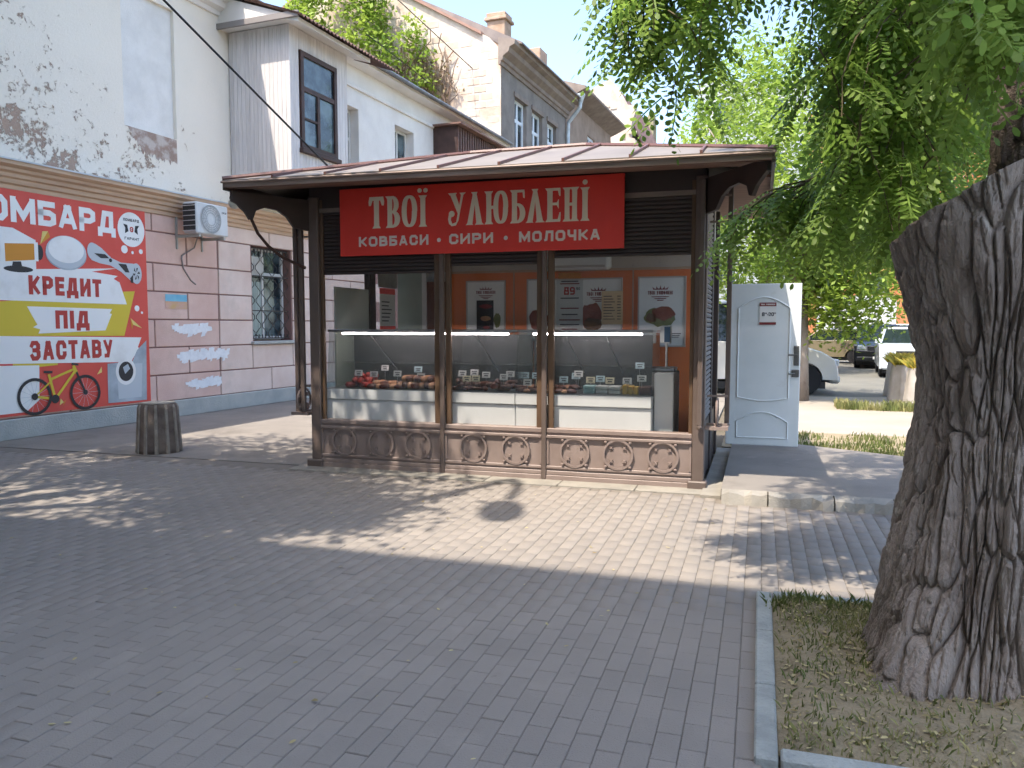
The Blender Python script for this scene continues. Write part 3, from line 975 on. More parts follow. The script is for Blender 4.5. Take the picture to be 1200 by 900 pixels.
for (x, y) in ((-.16, .03), (4.47, .1)):
    b = MB(); b.tube(ring_pts(x, y + .05, .75, .135, 'yz'), .012, 6)
    o = b.build('ornament_ring', m_kbr, kiosk)
    for k in range(4):
        a = math.pi / 4 + k * math.pi / 2
        b = MB(); star(b, x, y + .05 + .09 * math.cos(a), .75 + .09 * math.sin(a), .04, a, 'yz'); b.build('star', m_kbr, o)
    for zz in (.62, .90, 2.6, 2.85): MB().box(x - .1, y + .03, zz, x + .1, y + .05, zz + .02).build('ornament_bar', m_kbr, kiosk)
    MB().box(x - .11, y - .05, .58, x + .11, y + .14, .615).build('ornament_plate', m_kbr, kiosk)

# lower front: three panels with rails, rings and stars
ring_me = MB()
for (ra, rb_) in ((.135, .158),):
    n = 32
    vs = []
    for i in range(n):
        a = 2 * math.pi * i / n
        for (r_, y) in ((ra, 0), (rb_, 0), (rb_, -.016), (ra, -.016)):
            vs.append((r_ * math.cos(a), y, r_ * math.sin(a)))
    fs = []
    for i in range(n):
        j = (i + 1) % n
        for k in range(4):
            fs.append((i * 4 + k, i * 4 + (k + 1) % 4, j * 4 + (k + 1) % 4, j * 4 + k))
    ring_me.add(vs, fs)
ring_me.fix = True
ring_mesh = ring_me.mesh('ring', m_kbr)
star_b = MB(); star(star_b, 0, 0, 0, .025, 0, 'xz'); star_mesh = star_b.mesh('star', m_kbr)
knob_b = MB(); knob_b.lathe([(.006, -.012), (.016, -.006), (.016, .006), (.006, .012)], 10); knob_mesh = knob_b.mesh('knob', m_kbr)
for (xa, xb, rings) in ((.127, 1.586, (.42, .877, 1.32)), (1.64, 2.72, (1.965, 2.437)), (2.773, 4.243, (3.07, 3.517, 3.965))):
    pan = MB().box(xa, -.016, .02, xb, .05, .497).build('lower_panel', m_kbr, kiosk)
    b = MB(); b.cbox(xa, -.045, .445, xb, .034, .475, .005); b.build('upper_rail', m_kbr, pan)
    b = MB(); b.cbox(xa, -.036, .125, xb, .034, .155, .005); b.build('lower_rail', m_kbr, pan)
    b = MB(); b.cbox(xa, -.045, .0, xb, .034, .06, .005); b.cbox(xa, -.034, .062, xb, .034, .105, .005); b.build('skirting', m_kbr, pan)
    b = MB(); b.cbox(xa, -.03, .498, xb, .1, .545, .006); b.build('sill', m_kbr, pan)
    MB().box(xa + .002, -.028, .17, xa + .024, .034, .44).build('stile', m_kbr, pan); MB().box(xb - .024, -.028, .17, xb - .002, .034, .44).build('stile', m_kbr, pan)
    for cx in rings:
        rg = link('ring', ring_mesh, pan, (cx, -.026, .305))
        for k in range(4):
            a = math.pi / 4 + k * math.pi / 2
            s_ = link('star', star_mesh, rg, (.096 * math.cos(a), .003, .096 * math.sin(a)))
            s_.rotation_euler = (0, -a, 0)
            kn = link('knob', knob_mesh, rg, (.175 * math.cos(a), -.012, .175 * math.sin(a)))

# roller shutters half way up, one per bay
def shutter(x0, x1, z0, z1, y=.03):
    b = MB()
    pitch = .042
    z = z0
    vs, fs = [], []
    prof = []
    while z < z1 - .001:
        prof += [(y + .012, z), (y, z + .008), (y - .002, z + pitch * .5), (y, z + pitch * .82), (y + .012, z + pitch * .96)]
        z += pitch
    for (yy, zz) in prof:
        vs += [(x0, yy, zz), (x1, yy, zz)]
    for i in range(len(prof) - 1):
        fs.append((2 * i, 2 * i + 1, 2 * i + 3, 2 * i + 2))
    b.add(vs, fs)
    o = b.build('roller_shutter', m_slat, kiosk)
    b = MB(); b.cbox(x0 + .002, y - .012, z0 - .03, x1 - .002, y + .02, z0 - .001, .004)
    b.build('bottom_bar', m_kdk, o)
    return o
shutter(.166, 1.509, 2.20, 2.86); shutter(1.701, 2.654, 2.265, 2.86); shutter(2.838, 4.204, 2.32, 2.86)
b = MB(); b.box(.127, .0, 2.86, 4.243, .06, 2.905); b.build('pale_transom', mat('pale weathered transom', '#8d8078', .7, '#7a6f69', 3), kiosk)
b = MB(); b.box(.0, .01, 2.906, 4.34, .25, 3.14); b.build('head_beam', m_kdk, kiosk)
MB().box(.03, .27, 2.62, 4.31, D - .02, 3.02).build('ceiling', m_kwhite, kiosk)

# glazing of the front and of the left side
for (xa, xb, zt) in ((.15, 1.55, 2.22), (1.68, 2.68, 2.28), (2.82, 4.22, 2.34)):
    MB().box(xa, .062, .546, xb, .067, zt).build('window_pane', m_glass, kiosk)
MB().box(.052, .13, .62, .057, D - .11, 2.55).build('side_pane', m_glass, kiosk)
b = MB(); b.box(.03, .11, .0, .08, D - .1, .60); b.build('side_panel', m_kbr, kiosk)
b = MB(); b.cbox(.01, 1.25, .60, .10, 1.40, 2.9, .006); b.build('side_mullion', m_kdk, kiosk)
b = MB(); b.box(.02, .11, 2.5, .09, D - .1, 3.02); b.build('side_beam', m_kdk, kiosk)
# right side: rolling grille above a low panel, dark inside
b = MB(); b.box(4.27, .11, 0, 4.33, D - .1, .60); b.build('side_panel', m_kdk, kiosk)
b = MB(); b.box(4.275, .11, .6, 4.29, 1.25, 3.0); b.build('side_blind', m_kdk, kiosk)
sb = MB()
z = .64
while z < 2.9:
    sb.prism([(4.335, z), (4.35, z + .02), (4.335, z + .042)], 'y', .30, 1.1); z += .05
sb.build('side_shutter', mat('grey shutter slats', '#6f6c6c', .5), kiosk)
for y in (1.2, 1.3): MB().cbox(4.27, y, 0, 4.35, y + .07, 3.0, .006).build('side_mullion', m_kdk, kiosk)
MB().box(.02, D - .03, 0, 4.32, D, 3.0).build('rear_wall', m_kwhite, kiosk)

# open white door, swung out at right angles to the side
door = MB()
dx0, dx1, dy = 4.47, 5.33, 2.30
door.cbox(dx0, dy, .125, dx1, dy + .045, 2.115, .006)
m_door = mat('pale grey white door paint', '#e4e8e8', .5, '#dadfdf', 2, stain=[('#bdbab0', 2.2, .60, .85)])
door_o = door.build('door', m_door, kiosk)
def arch_panel(x0, x1, z0, z1, rise_t, rise_b):
    pts = [(x0, z0)]
    n = 14
    for i in range(n + 1):
        t = i / n
        pts.append((x0 + (x1 - x0) * t, z0 + rise_b * math.sin(math.pi * t)))
    pts = pts[1:]
    for i in range(n + 1):
        t = 1 - i / n
        pts.append((x0 + (x1 - x0) * t, z1 + rise_t * math.sin(math.pi * t)))
    return pts
def bead(pts, name='moulding'):
    b = MB(); q = [(x, dy - .004, z) for x, z in pts]; q.append(q[0]); q.append(q[1])
    b.tube(q, .009, 6, cap=False); b.build(name, m_door, door_o)
bead(arch_panel(4.60, 5.20, .72, 1.82, .13, -.04)); bead(arch_panel(4.60, 5.20, .22, .42, .12, 0))
b = MB(); b.cbox(5.255, dy - .015, 1.12, 5.315, dy - .001, 1.36, .005); b.tube([(5.285, dy - .01, 1.25), (5.285, dy - .06, 1.25), (5.19, dy - .062, 1.25)], .010, 8)
b.cbox(5.235, dy - .02, .98, 5.32, dy - .001, 1.07, .006); b.tube([(5.27, dy - .02, 1.02), (5.20, dy - .05, 1.02)], .009, 8)
b.build('handle', mat('dull steel', '#6a6a68', .35, metal=.7), door_o)

# roof: four slopes, front one in separate standing-seam sheets
roof = thing_roof = MB()
EX0, EX1, EY0, EY1 = -.47, 4.95, -.87, 2.95
def ez(x): return 3.10 - .012 * (x + .45) / 1.0 * .7
RA, RB_, RY, RZ_ = 1.55, 2.95, 1.02, 3.62
def front_z(x, y):
    return ez(x) + (RZ_ - ez(x)) * (y - EY0) / (RY - EY0)
cL, cR, cBL, cBR = (EX0, EY0, ez(EX0)), (EX1, EY0, ez(EX1)), (EX0, EY1, ez(EX0)), (EX1, EY1, ez(EX1))
rl, rr_ = (RA, RY, RZ_), (RB_, RY, RZ_)
b = MB(); b.add([cL, cR, cBL, cBR, rl, rr_], [(0, 4, 2), (3, 5, 1), (2, 4, 5, 3), (0, 1, 5, 4)])
b.v = [(x, y, z - .012) for x, y, z in b.v]
roof_o = b.build('roof', m_roof, kiosk)
nS = 9
xs = [EX0 + (EX1 - EX0) * i / nS for i in range(nS + 1)]
def ytop(x):
    if x < RA: return EY0 + (RY - EY0) * (x - EX0) / (RA - EX0)
    if x > RB_: return EY0 + (RY - EY0) * (EX1 - x) / (EX1 - RB_)
    return RY
for i in range(nS):
    x0, x1 = xs[i] + .004, xs[i + 1] - .004
    cut = [x for x in (RA, RB_) if x0 < x < x1]
    pts = [(x0, EY0 - .015), (x1, EY0 - .015), (x1, ytop(x1))] + [(x, ytop(x)) for x in sorted(cut, reverse=True)] + [(x0, ytop(x0))]
    j = random.uniform(-.003, .004)
    vs = [(x, y, front_z(x, y) + .003 + j) for x, y in pts]
    vs2 = [(x, y, z - .008) for x, y, z in vs]
    n = len(vs)
    b = MB(); b.add(vs + vs2, [tuple(range(n)), tuple(range(n, 2 * n))[::-1]] + [(k, n + k, n + (k + 1) % n, (k + 1) % n) for k in range(n)])
    b.fix = True
    b.build('roof_sheet', m_roof, roof_o)
    if i:
        x = xs[i]
        yt = ytop(x)
        b = MB()
        q = [(x - .012, EY0 - .015), (x + .012, EY0 - .015), (x + .012, yt), (x - .012, yt)]
        lo = [(a, c, front_z(a, c)) for a, c in q]; hi = [(a, c, front_z(a, c) + .03) for a, c in q]
        b.add(lo + hi, [(4, 5, 6, 7), (0, 1, 5, 4), (1, 2, 6, 5), (2, 3, 7, 6), (3, 0, 4, 7)])
        b.build('seam', m_seam, roof_o)
def cap(p, q):
    b = MB(); b.tube([(p[0], p[1], p[2] + .012), (q[0], q[1], q[2] + .012)], .028, 6); b.build('hip_cap', m_seam, roof_o)
cap(cL, rl); cap(cR, rr_); cap(cBL, rl); cap(cBR, rr_); cap(rl, rr_)
# eave: fascia, gutter lip, soffit boards
def eaveboard(name, p, q, h0, h1, t, m):
    b = MB()
    d = Vector((q[0] - p[0], q[1] - p[1], 0)).normalized(); nrm = Vector((d.y, -d.x, 0))
    vs = []
    for e in (p, q):
        for (o_, hh) in ((0, h0), (0, h1), (-t, h1), (-t, h0)):
            vs.append((e[0] + nrm.x * o_, e[1] + nrm.y * o_, e[2] + hh))
    b.add(vs, [(0, 1, 5, 4), (1, 2, 6, 5), (2, 3, 7, 6), (3, 0, 4, 7), (0, 3, 2, 1), (4, 5, 6, 7)]); b.fix = True
    return b.build(name, m, roof_o)
eaveboard('fascia', cL, cR, -.075, -.016, .03, m_fascia)
eaveboard('fascia', cR, cBR, -.10, -.016, .03, m_kdk)
eaveboard('fascia', cBL, cL, -.10, -.016, .03, m_kdk)
b = MB(); b.tube([(EX0 - .01, EY0 - .012, ez(EX0) - .022), (EX1 + .01, EY0 - .012, ez(EX1) - .022)], .012, 6); b.build('drip_rail', m_fascia, roof_o)
for k in range(8):
    y0 = EY0 + .035 + k * .11
    b = MB()
    za, zb = -.080 + .13 * k / 8, -.080 + .13 * (k + .95) / 8
    b.add([(EX0 + .03, y0, ez(EX0) + za), (EX1 - .03, y0, ez(EX1) + za), (EX1 - .03, y0 + .106, ez(EX1) + zb), (EX0 + .03, y0 + .106, ez(EX0) + zb),
           (EX0 + .03, y0, ez(EX0) + za + .018), (EX1 - .03, y0, ez(EX1) + za + .018), (EX1 - .03, y0 + .106, ez(EX1) + zb + .018), (EX0 + .03, y0 + .106, ez(EX0) + zb + .018)],
          [(0, 3, 2, 1), (4, 5, 6, 7), (0, 1, 5, 4), (1, 2, 6, 5), (2, 3, 7, 6), (3, 0, 4, 7)])
    b.build('soffit_board', m_soffit, roof_o)
for (xa, xb) in ((EX0 + .03, -.005), (4.365, EX1 - .03)):
    b = MB(); b.box(xa, -.005, 2.985, xb, EY1 - .03, 3.005); b.build('side_soffit', m_soffit, roof_o)
# diagonal corner brackets with an arched lower edge
for (sx, ex) in ((.0, EX0 + .05), (4.34, EX1 - .05)):
    p0, p1 = Vector((sx, -.02, 0)), Vector((ex, EY0 + .06, 0))
    L_ = (p1 - p0).length; d = (p1 - p0) / L_; nn = Vector((-d.y, d.x, 0)) * .02
    prof = [(0, 3.0), (L_, 3.0), (L_, 2.90), (L_ * .93, 2.86), (L_ * .84, 2.80), (L_ * .78, 2.72), (L_ * .74, 2.73), (L_ * .70, 2.82), (L_ * .58, 2.865), (L_ * .42, 2.85), (L_ * .3, 2.79), (L_ * .2, 2.68), (0, 2.66)]
    vs = [tuple(p0 + d * t + nn + Vector((0, 0, z))) for t, z in prof] + [tuple(p0 + d * t - nn + Vector((0, 0, z))) for t, z in prof]
    n = len(prof)
    b = MB(); b.add(vs, [tuple(range(n)), tuple(range(n, 2 * n))[::-1]] + [(k, (k + 1) % n, n + (k + 1) % n, n + k) for k in range(n)]); b.fix = True
    b.build('corner_bracket', m_kdk, kiosk)
# drooping cable sleeve at the left corner
pts = [(-.40, -.55, 3.02), (-.40, -.55, 2.9), (-.385, -.52, 2.75), (-.35, -.46, 2.6), (-.29, -.36, 2.47), (-.21, -.22, 2.36), (-.12, -.06, 2.29), (-.03, -.04, 2.25)]
b = MB(); b.tube(pts, .017, 8); b.build('cable_sleeve', mat('brown rubber', '#4a322b', .6), kiosk, smooth=True)
lamp = thing('eave_lamp', 'small white globe lamp hanging under the left eave corner', 'lamp', (0, 0, 0), 0)
lamp.location = krot @ Vector((-.44, -.72, 2.9)) + Vector(K_LOC); lamp.rotation_euler = (0, 0, K_RZ)
MB().lathe([(.01, .06), (.05, .055), (.055, .035), (.05, .03)], 14).build('socket', m_kdk, lamp)
MB().lathe([(.008, -.075), (.045, -.06), (.065, -.03), (.066, 0), (.045, .03)], 18).build('globe', mat('opal glass', '#dcdad2', .3), lamp, smooth=True)
# ================================================================== LETTERING (strokes with mitred joins, one plate per stroke)
GL = {
 'А': (.80, [[(0, 0), (.43, 1)], [(.57, 1), (1, 0)], [(.2, .27), (.8, .27)], [(.40, .94), (.6, .94)]]),
 'Б': (.74, [[(.95, 1), (0, 1), (0, 0), (.7, 0), (1, .1), (1, .44), (.7, .55), (0, .55)]]),
 'В': (.76, [[(0, .53), (0, 1), (.65, 1), (.92, .9), (.92, .63), (.65, .53), (0, .53)], [(0, .53), (0, 0), (.7, 0), (1, .1), (1, .42), (.7, .53)]]),
 'Г': (.66, [[(0, 0), (0, 1), (1, 1)]]),
 'Д': (.86, [[(.16, .1), (.34, 1), (.84, 1), (.84, .1)], [(0, -.16), (0, .06), (1, .06), (1, -.16)]]),
 'Е': (.66, [[(1, 1), (0, 1), (0, 0), (1, 0)], [(0, .52), (.88, .52)]]),
 'З': (.74, [[(0, .84), (.2, 1), (.75, 1), (.98, .86), (.98, .66), (.75, .53), (.4, .53)], [(.75, .53), (1, .40), (1, .14), (.75, 0), (.2, 0), (0, .16)]]),
 'И': (.80, [[(0, 0), (0, 1)], [(0, .06), (1, .94)], [(1, 1), (1, 0)]]),
 'І': (.30, [[(.5, 0), (.5, 1)]]),
 'К': (.78, [[(0, 0), (0, 1)], [(.05, .46), (.32, .5), (1, 1)], [(.32, .5), (1, 0)]]),
 'Л': (.80, [[(0, 0), (.14, .06), (.26, 1), (1, 1), (1, 0)]]),
 'М': (.96, [[(0, 0), (0, 1)], [(.03, .96), (.5, .18), (.97, .96)], [(1, 1), (1, 0)]]),
 'Н': (.78, [[(0, 0), (0, 1)], [(1, 0), (1, 1)], [(0, .52), (1, .52)]]),
 'О': (.82, [[(.5, 0), (.22, 0), (0, .2), (0, .8), (.22, 1), (.78, 1), (1, .8), (1, .2), (.78, 0), (.5, 0)]]),
 'П': (.76, [[(0, 0), (0, 1), (1, 1), (1, 0)]]),
 'Р': (.74, [[(0, 0), (0, 1), (.7, 1), (1, .88), (1, .56), (.7, .44), (0, .44)]]),
 'С': (.76, [[(1, .74), (1, .82), (.78, 1), (.22, 1), (0, .8), (0, .2), (.22, 0), (.78, 0), (1, .18), (1, .26)]]),
 'Т': (.70, [[(0, 1), (1, 1)], [(.5, 1), (.5, 0)]]),
 'У': (.78, [[(0, 1), (.52, .36)], [(1, 1), (.45, 0), (.16, 0)]]),
 'Ч': (.74, [[(0, 1), (0, .6), (.22, .42), (1, .42)], [(1, 1), (1, 0)]]),
 'Ю': (1.05, [[(0, 0), (0, 1)], [(0, .5), (.36, .5)], [(.68, 0), (.5, 0), (.36, .2), (.36, .8), (.5, 1), (.86, 1), (1, .8), (1, .2), (.86, 0), (.68, 0)]]),
 '0': (.66, [[(.5, 0), (.2, 0), (0, .2), (0, .8), (.2, 1), (.8, 1), (1, .8), (1, .2), (.8, 0), (.5, 0)]]),
 '2': (.66, [[(0, .76), (.1, 1), (.8, 1), (1, .8), (1, .6), (0, 0), (1, 0)]]),
 '8': (.66, [[(.5, .52), (.1, .52), (.06, 1), (.94, 1), (.9, .52), (.5, .52)], [(.5, .52), (.0, .5), (0, 0), (1, 0), (1, .5), (.5, .52)]]),
 '9': (.66, [[(1, .46), (.1, .46), (0, .6), (0, .9), (.2, 1), (.8, 1), (1, .9), (1, .1), (.8, 0), (.1, 0)]]),
 'G': (.78, [[(1, .72), (1, .8), (.78, 1), (.22, 1), (0, .8), (0, .2), (.22, 0), (.78, 0), (1, .2), (1, .46), (.6, .46)]]),
 '-': (.5, [[(0, .45), (1, .45)]]),
 '•': (.40, [[(.28, .45), (.72, .45)]]),
 ' ': (.40, []),
}
def ribbon(pts, t):
    """polyline -> outline pairs with mitred joins, square ends extended by nothing"""
    P = [Vector((p[0], p[1])) for p in pts]
    L_, R_ = [], []
    n = len(P)
    closed = (P[0] - P[-1]).length < 1e-6
    for i in range(n):
        if closed and i in (0, n - 1):
            d0 = (P[-1] - P[-2]).normalized(); d1 = (P[1] - P[0]).normalized()
        else:
            d0 = (P[i] - P[i - 1]).normalized() if i else (P[1] - P[0]).normalized()
            d1 = (P[i + 1] - P[i]).normalized() if i < n - 1 else d0
        m = (Vector((-d0.y, d0.x)) + Vector((-d1.y, d1.x)))
        if m.length < 1e-4: m = Vector((-d0.y, d0.x))
        m.normalize()
        k = max(.55, m.dot(Vector((-d1.y, d1.x))))
        L_.append(P[i] + m * (t / 2 / k)); R_.append(P[i] - m * (t / 2 / k))
    return L_, R_
def text_width(s, h, wf, gap):
    return sum(GL[c][0] * h * wf + gap for c in s) - gap
def text(mb, s, h, t, wf, gap, fmap, layer=0.0006, fit=None):
    """fmap(u, v, w) -> 3D point; u along the line, v up, w out of the surface"""
    if fit:
        base = sum(GL[c][0] * h for c in s); wf = (fit - gap * (len(s) - 1)) / base
    u0 = 0.0
    for c in s:
        W, strokes = GL[c]
        W = W * h * wf
        for k, st in enumerate(strokes):
            tt = t
            if c == '•':
                a = [(u0 + W / 2 + t * .85 * math.cos(i * math.pi / 8), h * .45 + t * .85 * math.sin(i * math.pi / 8)) for i in range(16)]
                mb.add([fmap(x, y, layer) for x, y in a], [tuple(range(16))]); continue
            if c == 'І': pts = [(u0 + W / 2, 0), (u0 + W / 2, h)]
            else:
                pts = [(u0 + t / 2 + x * (W - t), t / 2 + y * (h - t)) for x, y in st]
                # let free ends run out to the cap line
                def ext(p, q):
                    d = Vector(p) - Vector(q)
                    return tuple(Vector(p) + d.normalized() * t / 2) if d.length > 0 else p
                if pts[0] != pts[-1]:
                    pts[0] = ext(pts[0], pts[1]); pts[-1] = ext(pts[-1], pts[-2])
            A, B_ = ribbon(pts, tt)
            if min(p[1] for p in st) >= 0:
                for p in A + B_:
                    p.y = min(max(p.y, 0.0), h); p.x = min(max(p.x, u0), u0 + W)
            w_ = layer + .0004 * k
            n = len(A)
            mb.add([fmap(p.x, p.y, w_) for p in A] + [fmap(p.x, p.y, w_) for p in B_],
                   [(i, n + i, n + i + 1, i + 1) for i in range(n - 1)])
        u0 += W + gap
    return u0 - gap

# ornate condensed slab-serif capitals for the sign: filled shapes on a 0..1 high grid, (width, polygons)
def curve_o(w, t, h=1.0, n=26):
    outer = [(w / 2 + w / 2 * math.copysign(abs(math.cos(a)) ** .75, math.cos(a)), h / 2 + h / 2 * math.copysign(abs(math.sin(a)) ** .85, math.sin(a))) for a in [2 * math.pi * i / n for i in range(n)]]
    iw, ih = w - 2 * t, h - .18
    inner = [(w / 2 + iw / 2 * math.cos(a), h / 2 + ih / 2 * math.copysign(abs(math.sin(a)) ** .9, math.sin(a))) for a in [2 * math.pi * i / n for i in range(n)]]
    return [[outer[i], outer[(i + 1) % n], inner[(i + 1) % n], inner[i]] for i in range(n)]
def stem(x, t=.18, y0=0., y1=1., serif=.055, top=True, bot=True):
    out = [[(x, y0), (x + t, y0), (x + t - .008, (y0 + y1) / 2), (x + t, y1), (x, y1), (x + .008, (y0 + y1) / 2)]]
    if bot: out.append([(x - serif, y0), (x + t + serif, y0), (x + t, y0 + .085), (x, y0 + .085)])
    if top: out.append([(x - serif, y1), (x, y1 - .085), (x + t, y1 - .085), (x + t + serif, y1)])
    return out
def bowl(x, y0, y1, w, t=.17, n=14):
    ps = []
    for i in range(n):
        a0, a1 = -math.pi / 2 + math.pi * i / n, -math.pi / 2 + math.pi * (i + 1) / n
        cy, ry = (y0 + y1) / 2, (y1 - y0) / 2
        f = lambda a, rx, ryy: (x + rx * math.cos(a) ** .8 if math.cos(a) > 1e-6 else x, cy + ryy * math.sin(a))
        ps.append([f(a0, w, ry), f(a1, w, ry), f(a1, w - t, ry - .075), f(a0, w - t, ry - .075)])
    return ps
def disc(x, y, r_, n=18):
    return [[(x + r_ * math.cos(2 * math.pi * i / n), y + r_ * math.sin(2 * math.pi * i / n)) for i in range(n)]]
def lam(w=.50):
    return [[(.0, 0), (.17, 0), (.27, .78), (.20, 1)], [(.20, 1), (.30, 1), (w - .01, 0), (w - .20, 0), (.235, .80)], [(-.04, 0), (.20, 0), (.15, .07), (.02, .07)], [(w - .25, 0), (w + .04, 0), (w - .03, .07), (w - .20, .07)], [(.14, 1), (.20, .9), (.30, .9), (.34, 1)]]
ORN = {
 'Т': (.50, stem(.16, .18, 0, .98, .05, False, True) + [[(.02, .88), (.48, .88), (.48, 1), (.02, 1)], [(.0, .72), (.07, .72), (.13, .9), (.02, 1), (-.01, .85)], [(.50, .72), (.43, .72), (.37, .9), (.48, 1), (.51, .85)]]),
 'В': (.47, stem(.05, .17) + bowl(.2, .46, 1.0, .23, .16) + bowl(.2, 0, .54, .28, .18)),
 'О': (.50, curve_o(.50, .165)),
 'Ї': (.24, stem(.04, .17, 0, .98) + disc(.025, 1.13, .072) + disc(.215, 1.13, .072)),
 'У': (.55, [[(.05, 1), (.23, 1), (.40, .52), (.31, .36)], [(.43, 1), (.51, 1), (.40, .48), (.31, .36), (.34, .5)], [(.0, 1), (.06, .93), (.24, .93), (.29, 1)], [(.37, 1), (.42, .93), (.50, .93), (.57, 1)], [(.31, .36), (.40, .48), (.34, .16), (.26, .1)], [(.26, .1), (.34, .16), (.25, .0), (.12, -.02), (.14, .06)], [(.14, .06), (.12, -.02), (.03, .06), (.0, .2), (.09, .18)], [(.09, .18), (.0, .2), (.03, .36), (.12, .30)]] + disc(.12, .36, .095)),
 'Л': (.50, lam()),
 'Ю': (.74, stem(.05, .17) + [[(.2, .46), (.34, .46), (.34, .56), (.2, .56)]] + [[(x + .28, y) for x, y in q] for q in curve_o(.46, .155)]),
 'Б': (.46, stem(.05, .17) + [[(.1, .92), (.44, .92), (.44, 1), (.1, 1)], [(.38, .94), (.45, .94), (.45, .74), (.40, .76)]] + bowl(.2, 0, .6, .27, .17)),
 'Е': (.46, stem(.05, .17) + [[(.1, .92), (.44, .92), (.44, 1), (.1, 1)], [(.36, .95), (.45, .98), (.45, .76), (.41, .76)], [(.1, 0), (.44, 0), (.44, .08), (.1, .08)], [(.36, .05), (.45, .02), (.46, .28), (.42, .28)], [(.2, .49), (.34, .49), (.34, .57), (.2, .57)], [(.33, .55), (.40, .68), (.40, .38), (.33, .5)]]),
 'Н': (.47, stem(.05, .155) + stem(.27, .155) + [[(.18, .46), (.29, .46), (.29, .55), (.18, .55)]]),
 'І': (.24, stem(.04, .17, 0, .98) + disc(.125, 1.13, .075)),
}
# ---- red shop sign on the kiosk front
m_signred = mat('red sign sheet', '#f0463a', .4, '#e83f34', 2)
m_cream = mat('cream vinyl lettering', '#f8ead4', .5)
m_cream2 = mat('pale vinyl lettering', '#f3e3da', .5)
sign = thing('shop_sign', 'large red sign with cream lettering across the kiosk front under the eave', 'sign', (0, 0, 0), 0)
sign.location = Vector(K_LOC); sign.rotation_euler = (0, 0, K_RZ)
b = MB(); b.cbox(.438, -.085, 2.362, 3.566, -.058, 3.085, .003); b.build('board', m_signred, sign)
def fm(u, v, w): return (u, -.0855 - w, v)
H1 = .335
for word, x0, x1 in (('ТВОЇ', .795, 1.47), ('УЛЮБЛЕНІ', 1.715, 3.215)):
    tot = sum(ORN[c][0] for c in word)
    gap = .055
    sc = (x1 - x0) / (tot + gap * (len(word) - 1))
    cx = x0
    for c in word:
        w, polys = ORN[c]
        b = MB()
        for k, q in enumerate(polys):
            b.add([fm(cx + x * sc, 2.650 - .010 * (cx - .8) / 2.4 + y * H1, .0012 + .00025 * k) for x, y in q], [tuple(range(len(q)))])
        b.build('letter', m_cream, sign)
        cx += (w + gap) * sc
for s_, x0, x1 in (('КОВБАСИ', .668, 1.491), ('•', 1.585, 1.635), ('СИРИ', 1.726, 2.213), ('•', 2.325, 2.375), ('МОЛОЧКА', 2.492, 3.328)):
    b = MB()
    text(b, s_, .108, .0265, .95, .022, lambda u, v, w, x0=x0: fm(x0 + u, 2.458 + v - .004 * (x0 - .6), w + .0012), fit=x1 - x0)
    b.build('lettering', m_cream2, sign)

# ---- pawnshop banner on the left wall
m_bred = mat('banner red', '#de5548', .55, '#d84f43', 2, stain=[('#c9564b', 1.6, .58, .85)])
m_bwhite = mat('banner white', '#f2f1ee', .55, stain=[('#dcd9d3', 1.6, .52, .8)])
m_byel = mat('banner yellow', '#dcc23c', .55)
m_borange = mat('banner orange', '#d58f2e', .55)
m_bgrey = mat('banner grey', '#9aa3ab', .55, '#b9c2c9', 3)
m_bdark = mat('banner black', '#2b2a2e', .55)
m_bred2 = mat('banner letter red', '#b83a33', .55)
m_bcream = mat('banner pale yellow', '#e8cf7a', .55)
ban = thing('pawnshop_banner', 'red pawnshop banner with yellow bicycle, white bands and bold lettering on pink wall', 'banner', B_LOC, B_RZ)
MB().box(.028, -1.3, .33, .044, 2.62, 3.53).build('sheet', m_bred, ban)
def fb(u, v, w): return (.0445 + w, u, v)
LAY = [0]
def print_(name, m, polys, layer):
    b = MB()
    for k, q in enumerate(polys):
        b.add([fb(y, z, .0015 * layer + .0002 * k) for y, z in q], [tuple(range(len(q)))])
    return b.build(name, m, ban)
def ell(cy, cz, ry, rz, n=24, a0=0, a1=2 * math.pi):
    return [(cy + ry * math.cos(a0 + (a1 - a0) * i / n), cz + rz * math.sin(a0 + (a1 - a0) * i / n)) for i in range(n)]
print_('print_white', m_bwhite, [[(-1.2, 2.96), (.29, 2.97), (.63, 2.83), (.62, 2.37), (-1.2, 2.36)]], 1)
print_('print_yellow', m_byel, [[(-1.2, 1.94), (.09, 1.94), (2.19, 2.16), (2.36, 2.17), (2.12, 1.44), (.11, 1.46), (-1.2, 1.46)], [(.2, 1.07), (.9, 1.12), (.9, 1.02), (.2, .99)]], 1)
print_('print_white', m_bwhite, [[(-1.2, 2.36), (.11, 2.38), (2.01, 2.52), (1.55, 2.44), (2.03, 2.40), (1.95, 2.35), (2.06, 2.30), (2.19, 1.95), (-1.2, 1.96)],
                                 [(.45, 1.88), (1.90, 1.87), (1.85, 1.80), (1.89, 1.79), (1.76, 1.53), (.61, 1.49), (.64, 1.55), (.53, 1.58), (.6, 1.62), (.55, 1.7)],
                                 [(-1.2, 1.46), (.07, 1.46), (2.46, 1.41), (2.38, 1.25), (2.42, 1.22), (2.30, 1.1), (2.23, 1.01), (-1.2, 1.11)],
                                 [(-1.2, 1.085), (.6, 1.03), (.58, .53), (.37, .37), (-1.2, .37)]], 2)
def btext(s_, y0, y1, z0, h, t, m, gap=.035):
    b = MB(); text(b, s_, h, t, 1, gap, lambda u, v, w: fb(y0 + u, z0 + v, .0045 + w), fit=y1 - y0); return b.build('lettering', m, ban)
btext('ЛОМБАРД', -.44, 2.02, 3.05, .36, .085, m_bwhite, .04)
btext('КРЕДИТ', .49, 1.71, 2.05, .275, .066, m_bred2)
btext('ПІД', .89, 1.47, 1.56, .27, .07, m_bred2)
btext('ЗАСТАВУ', .46, 1.88, 1.10, .285, .062, m_bred2)
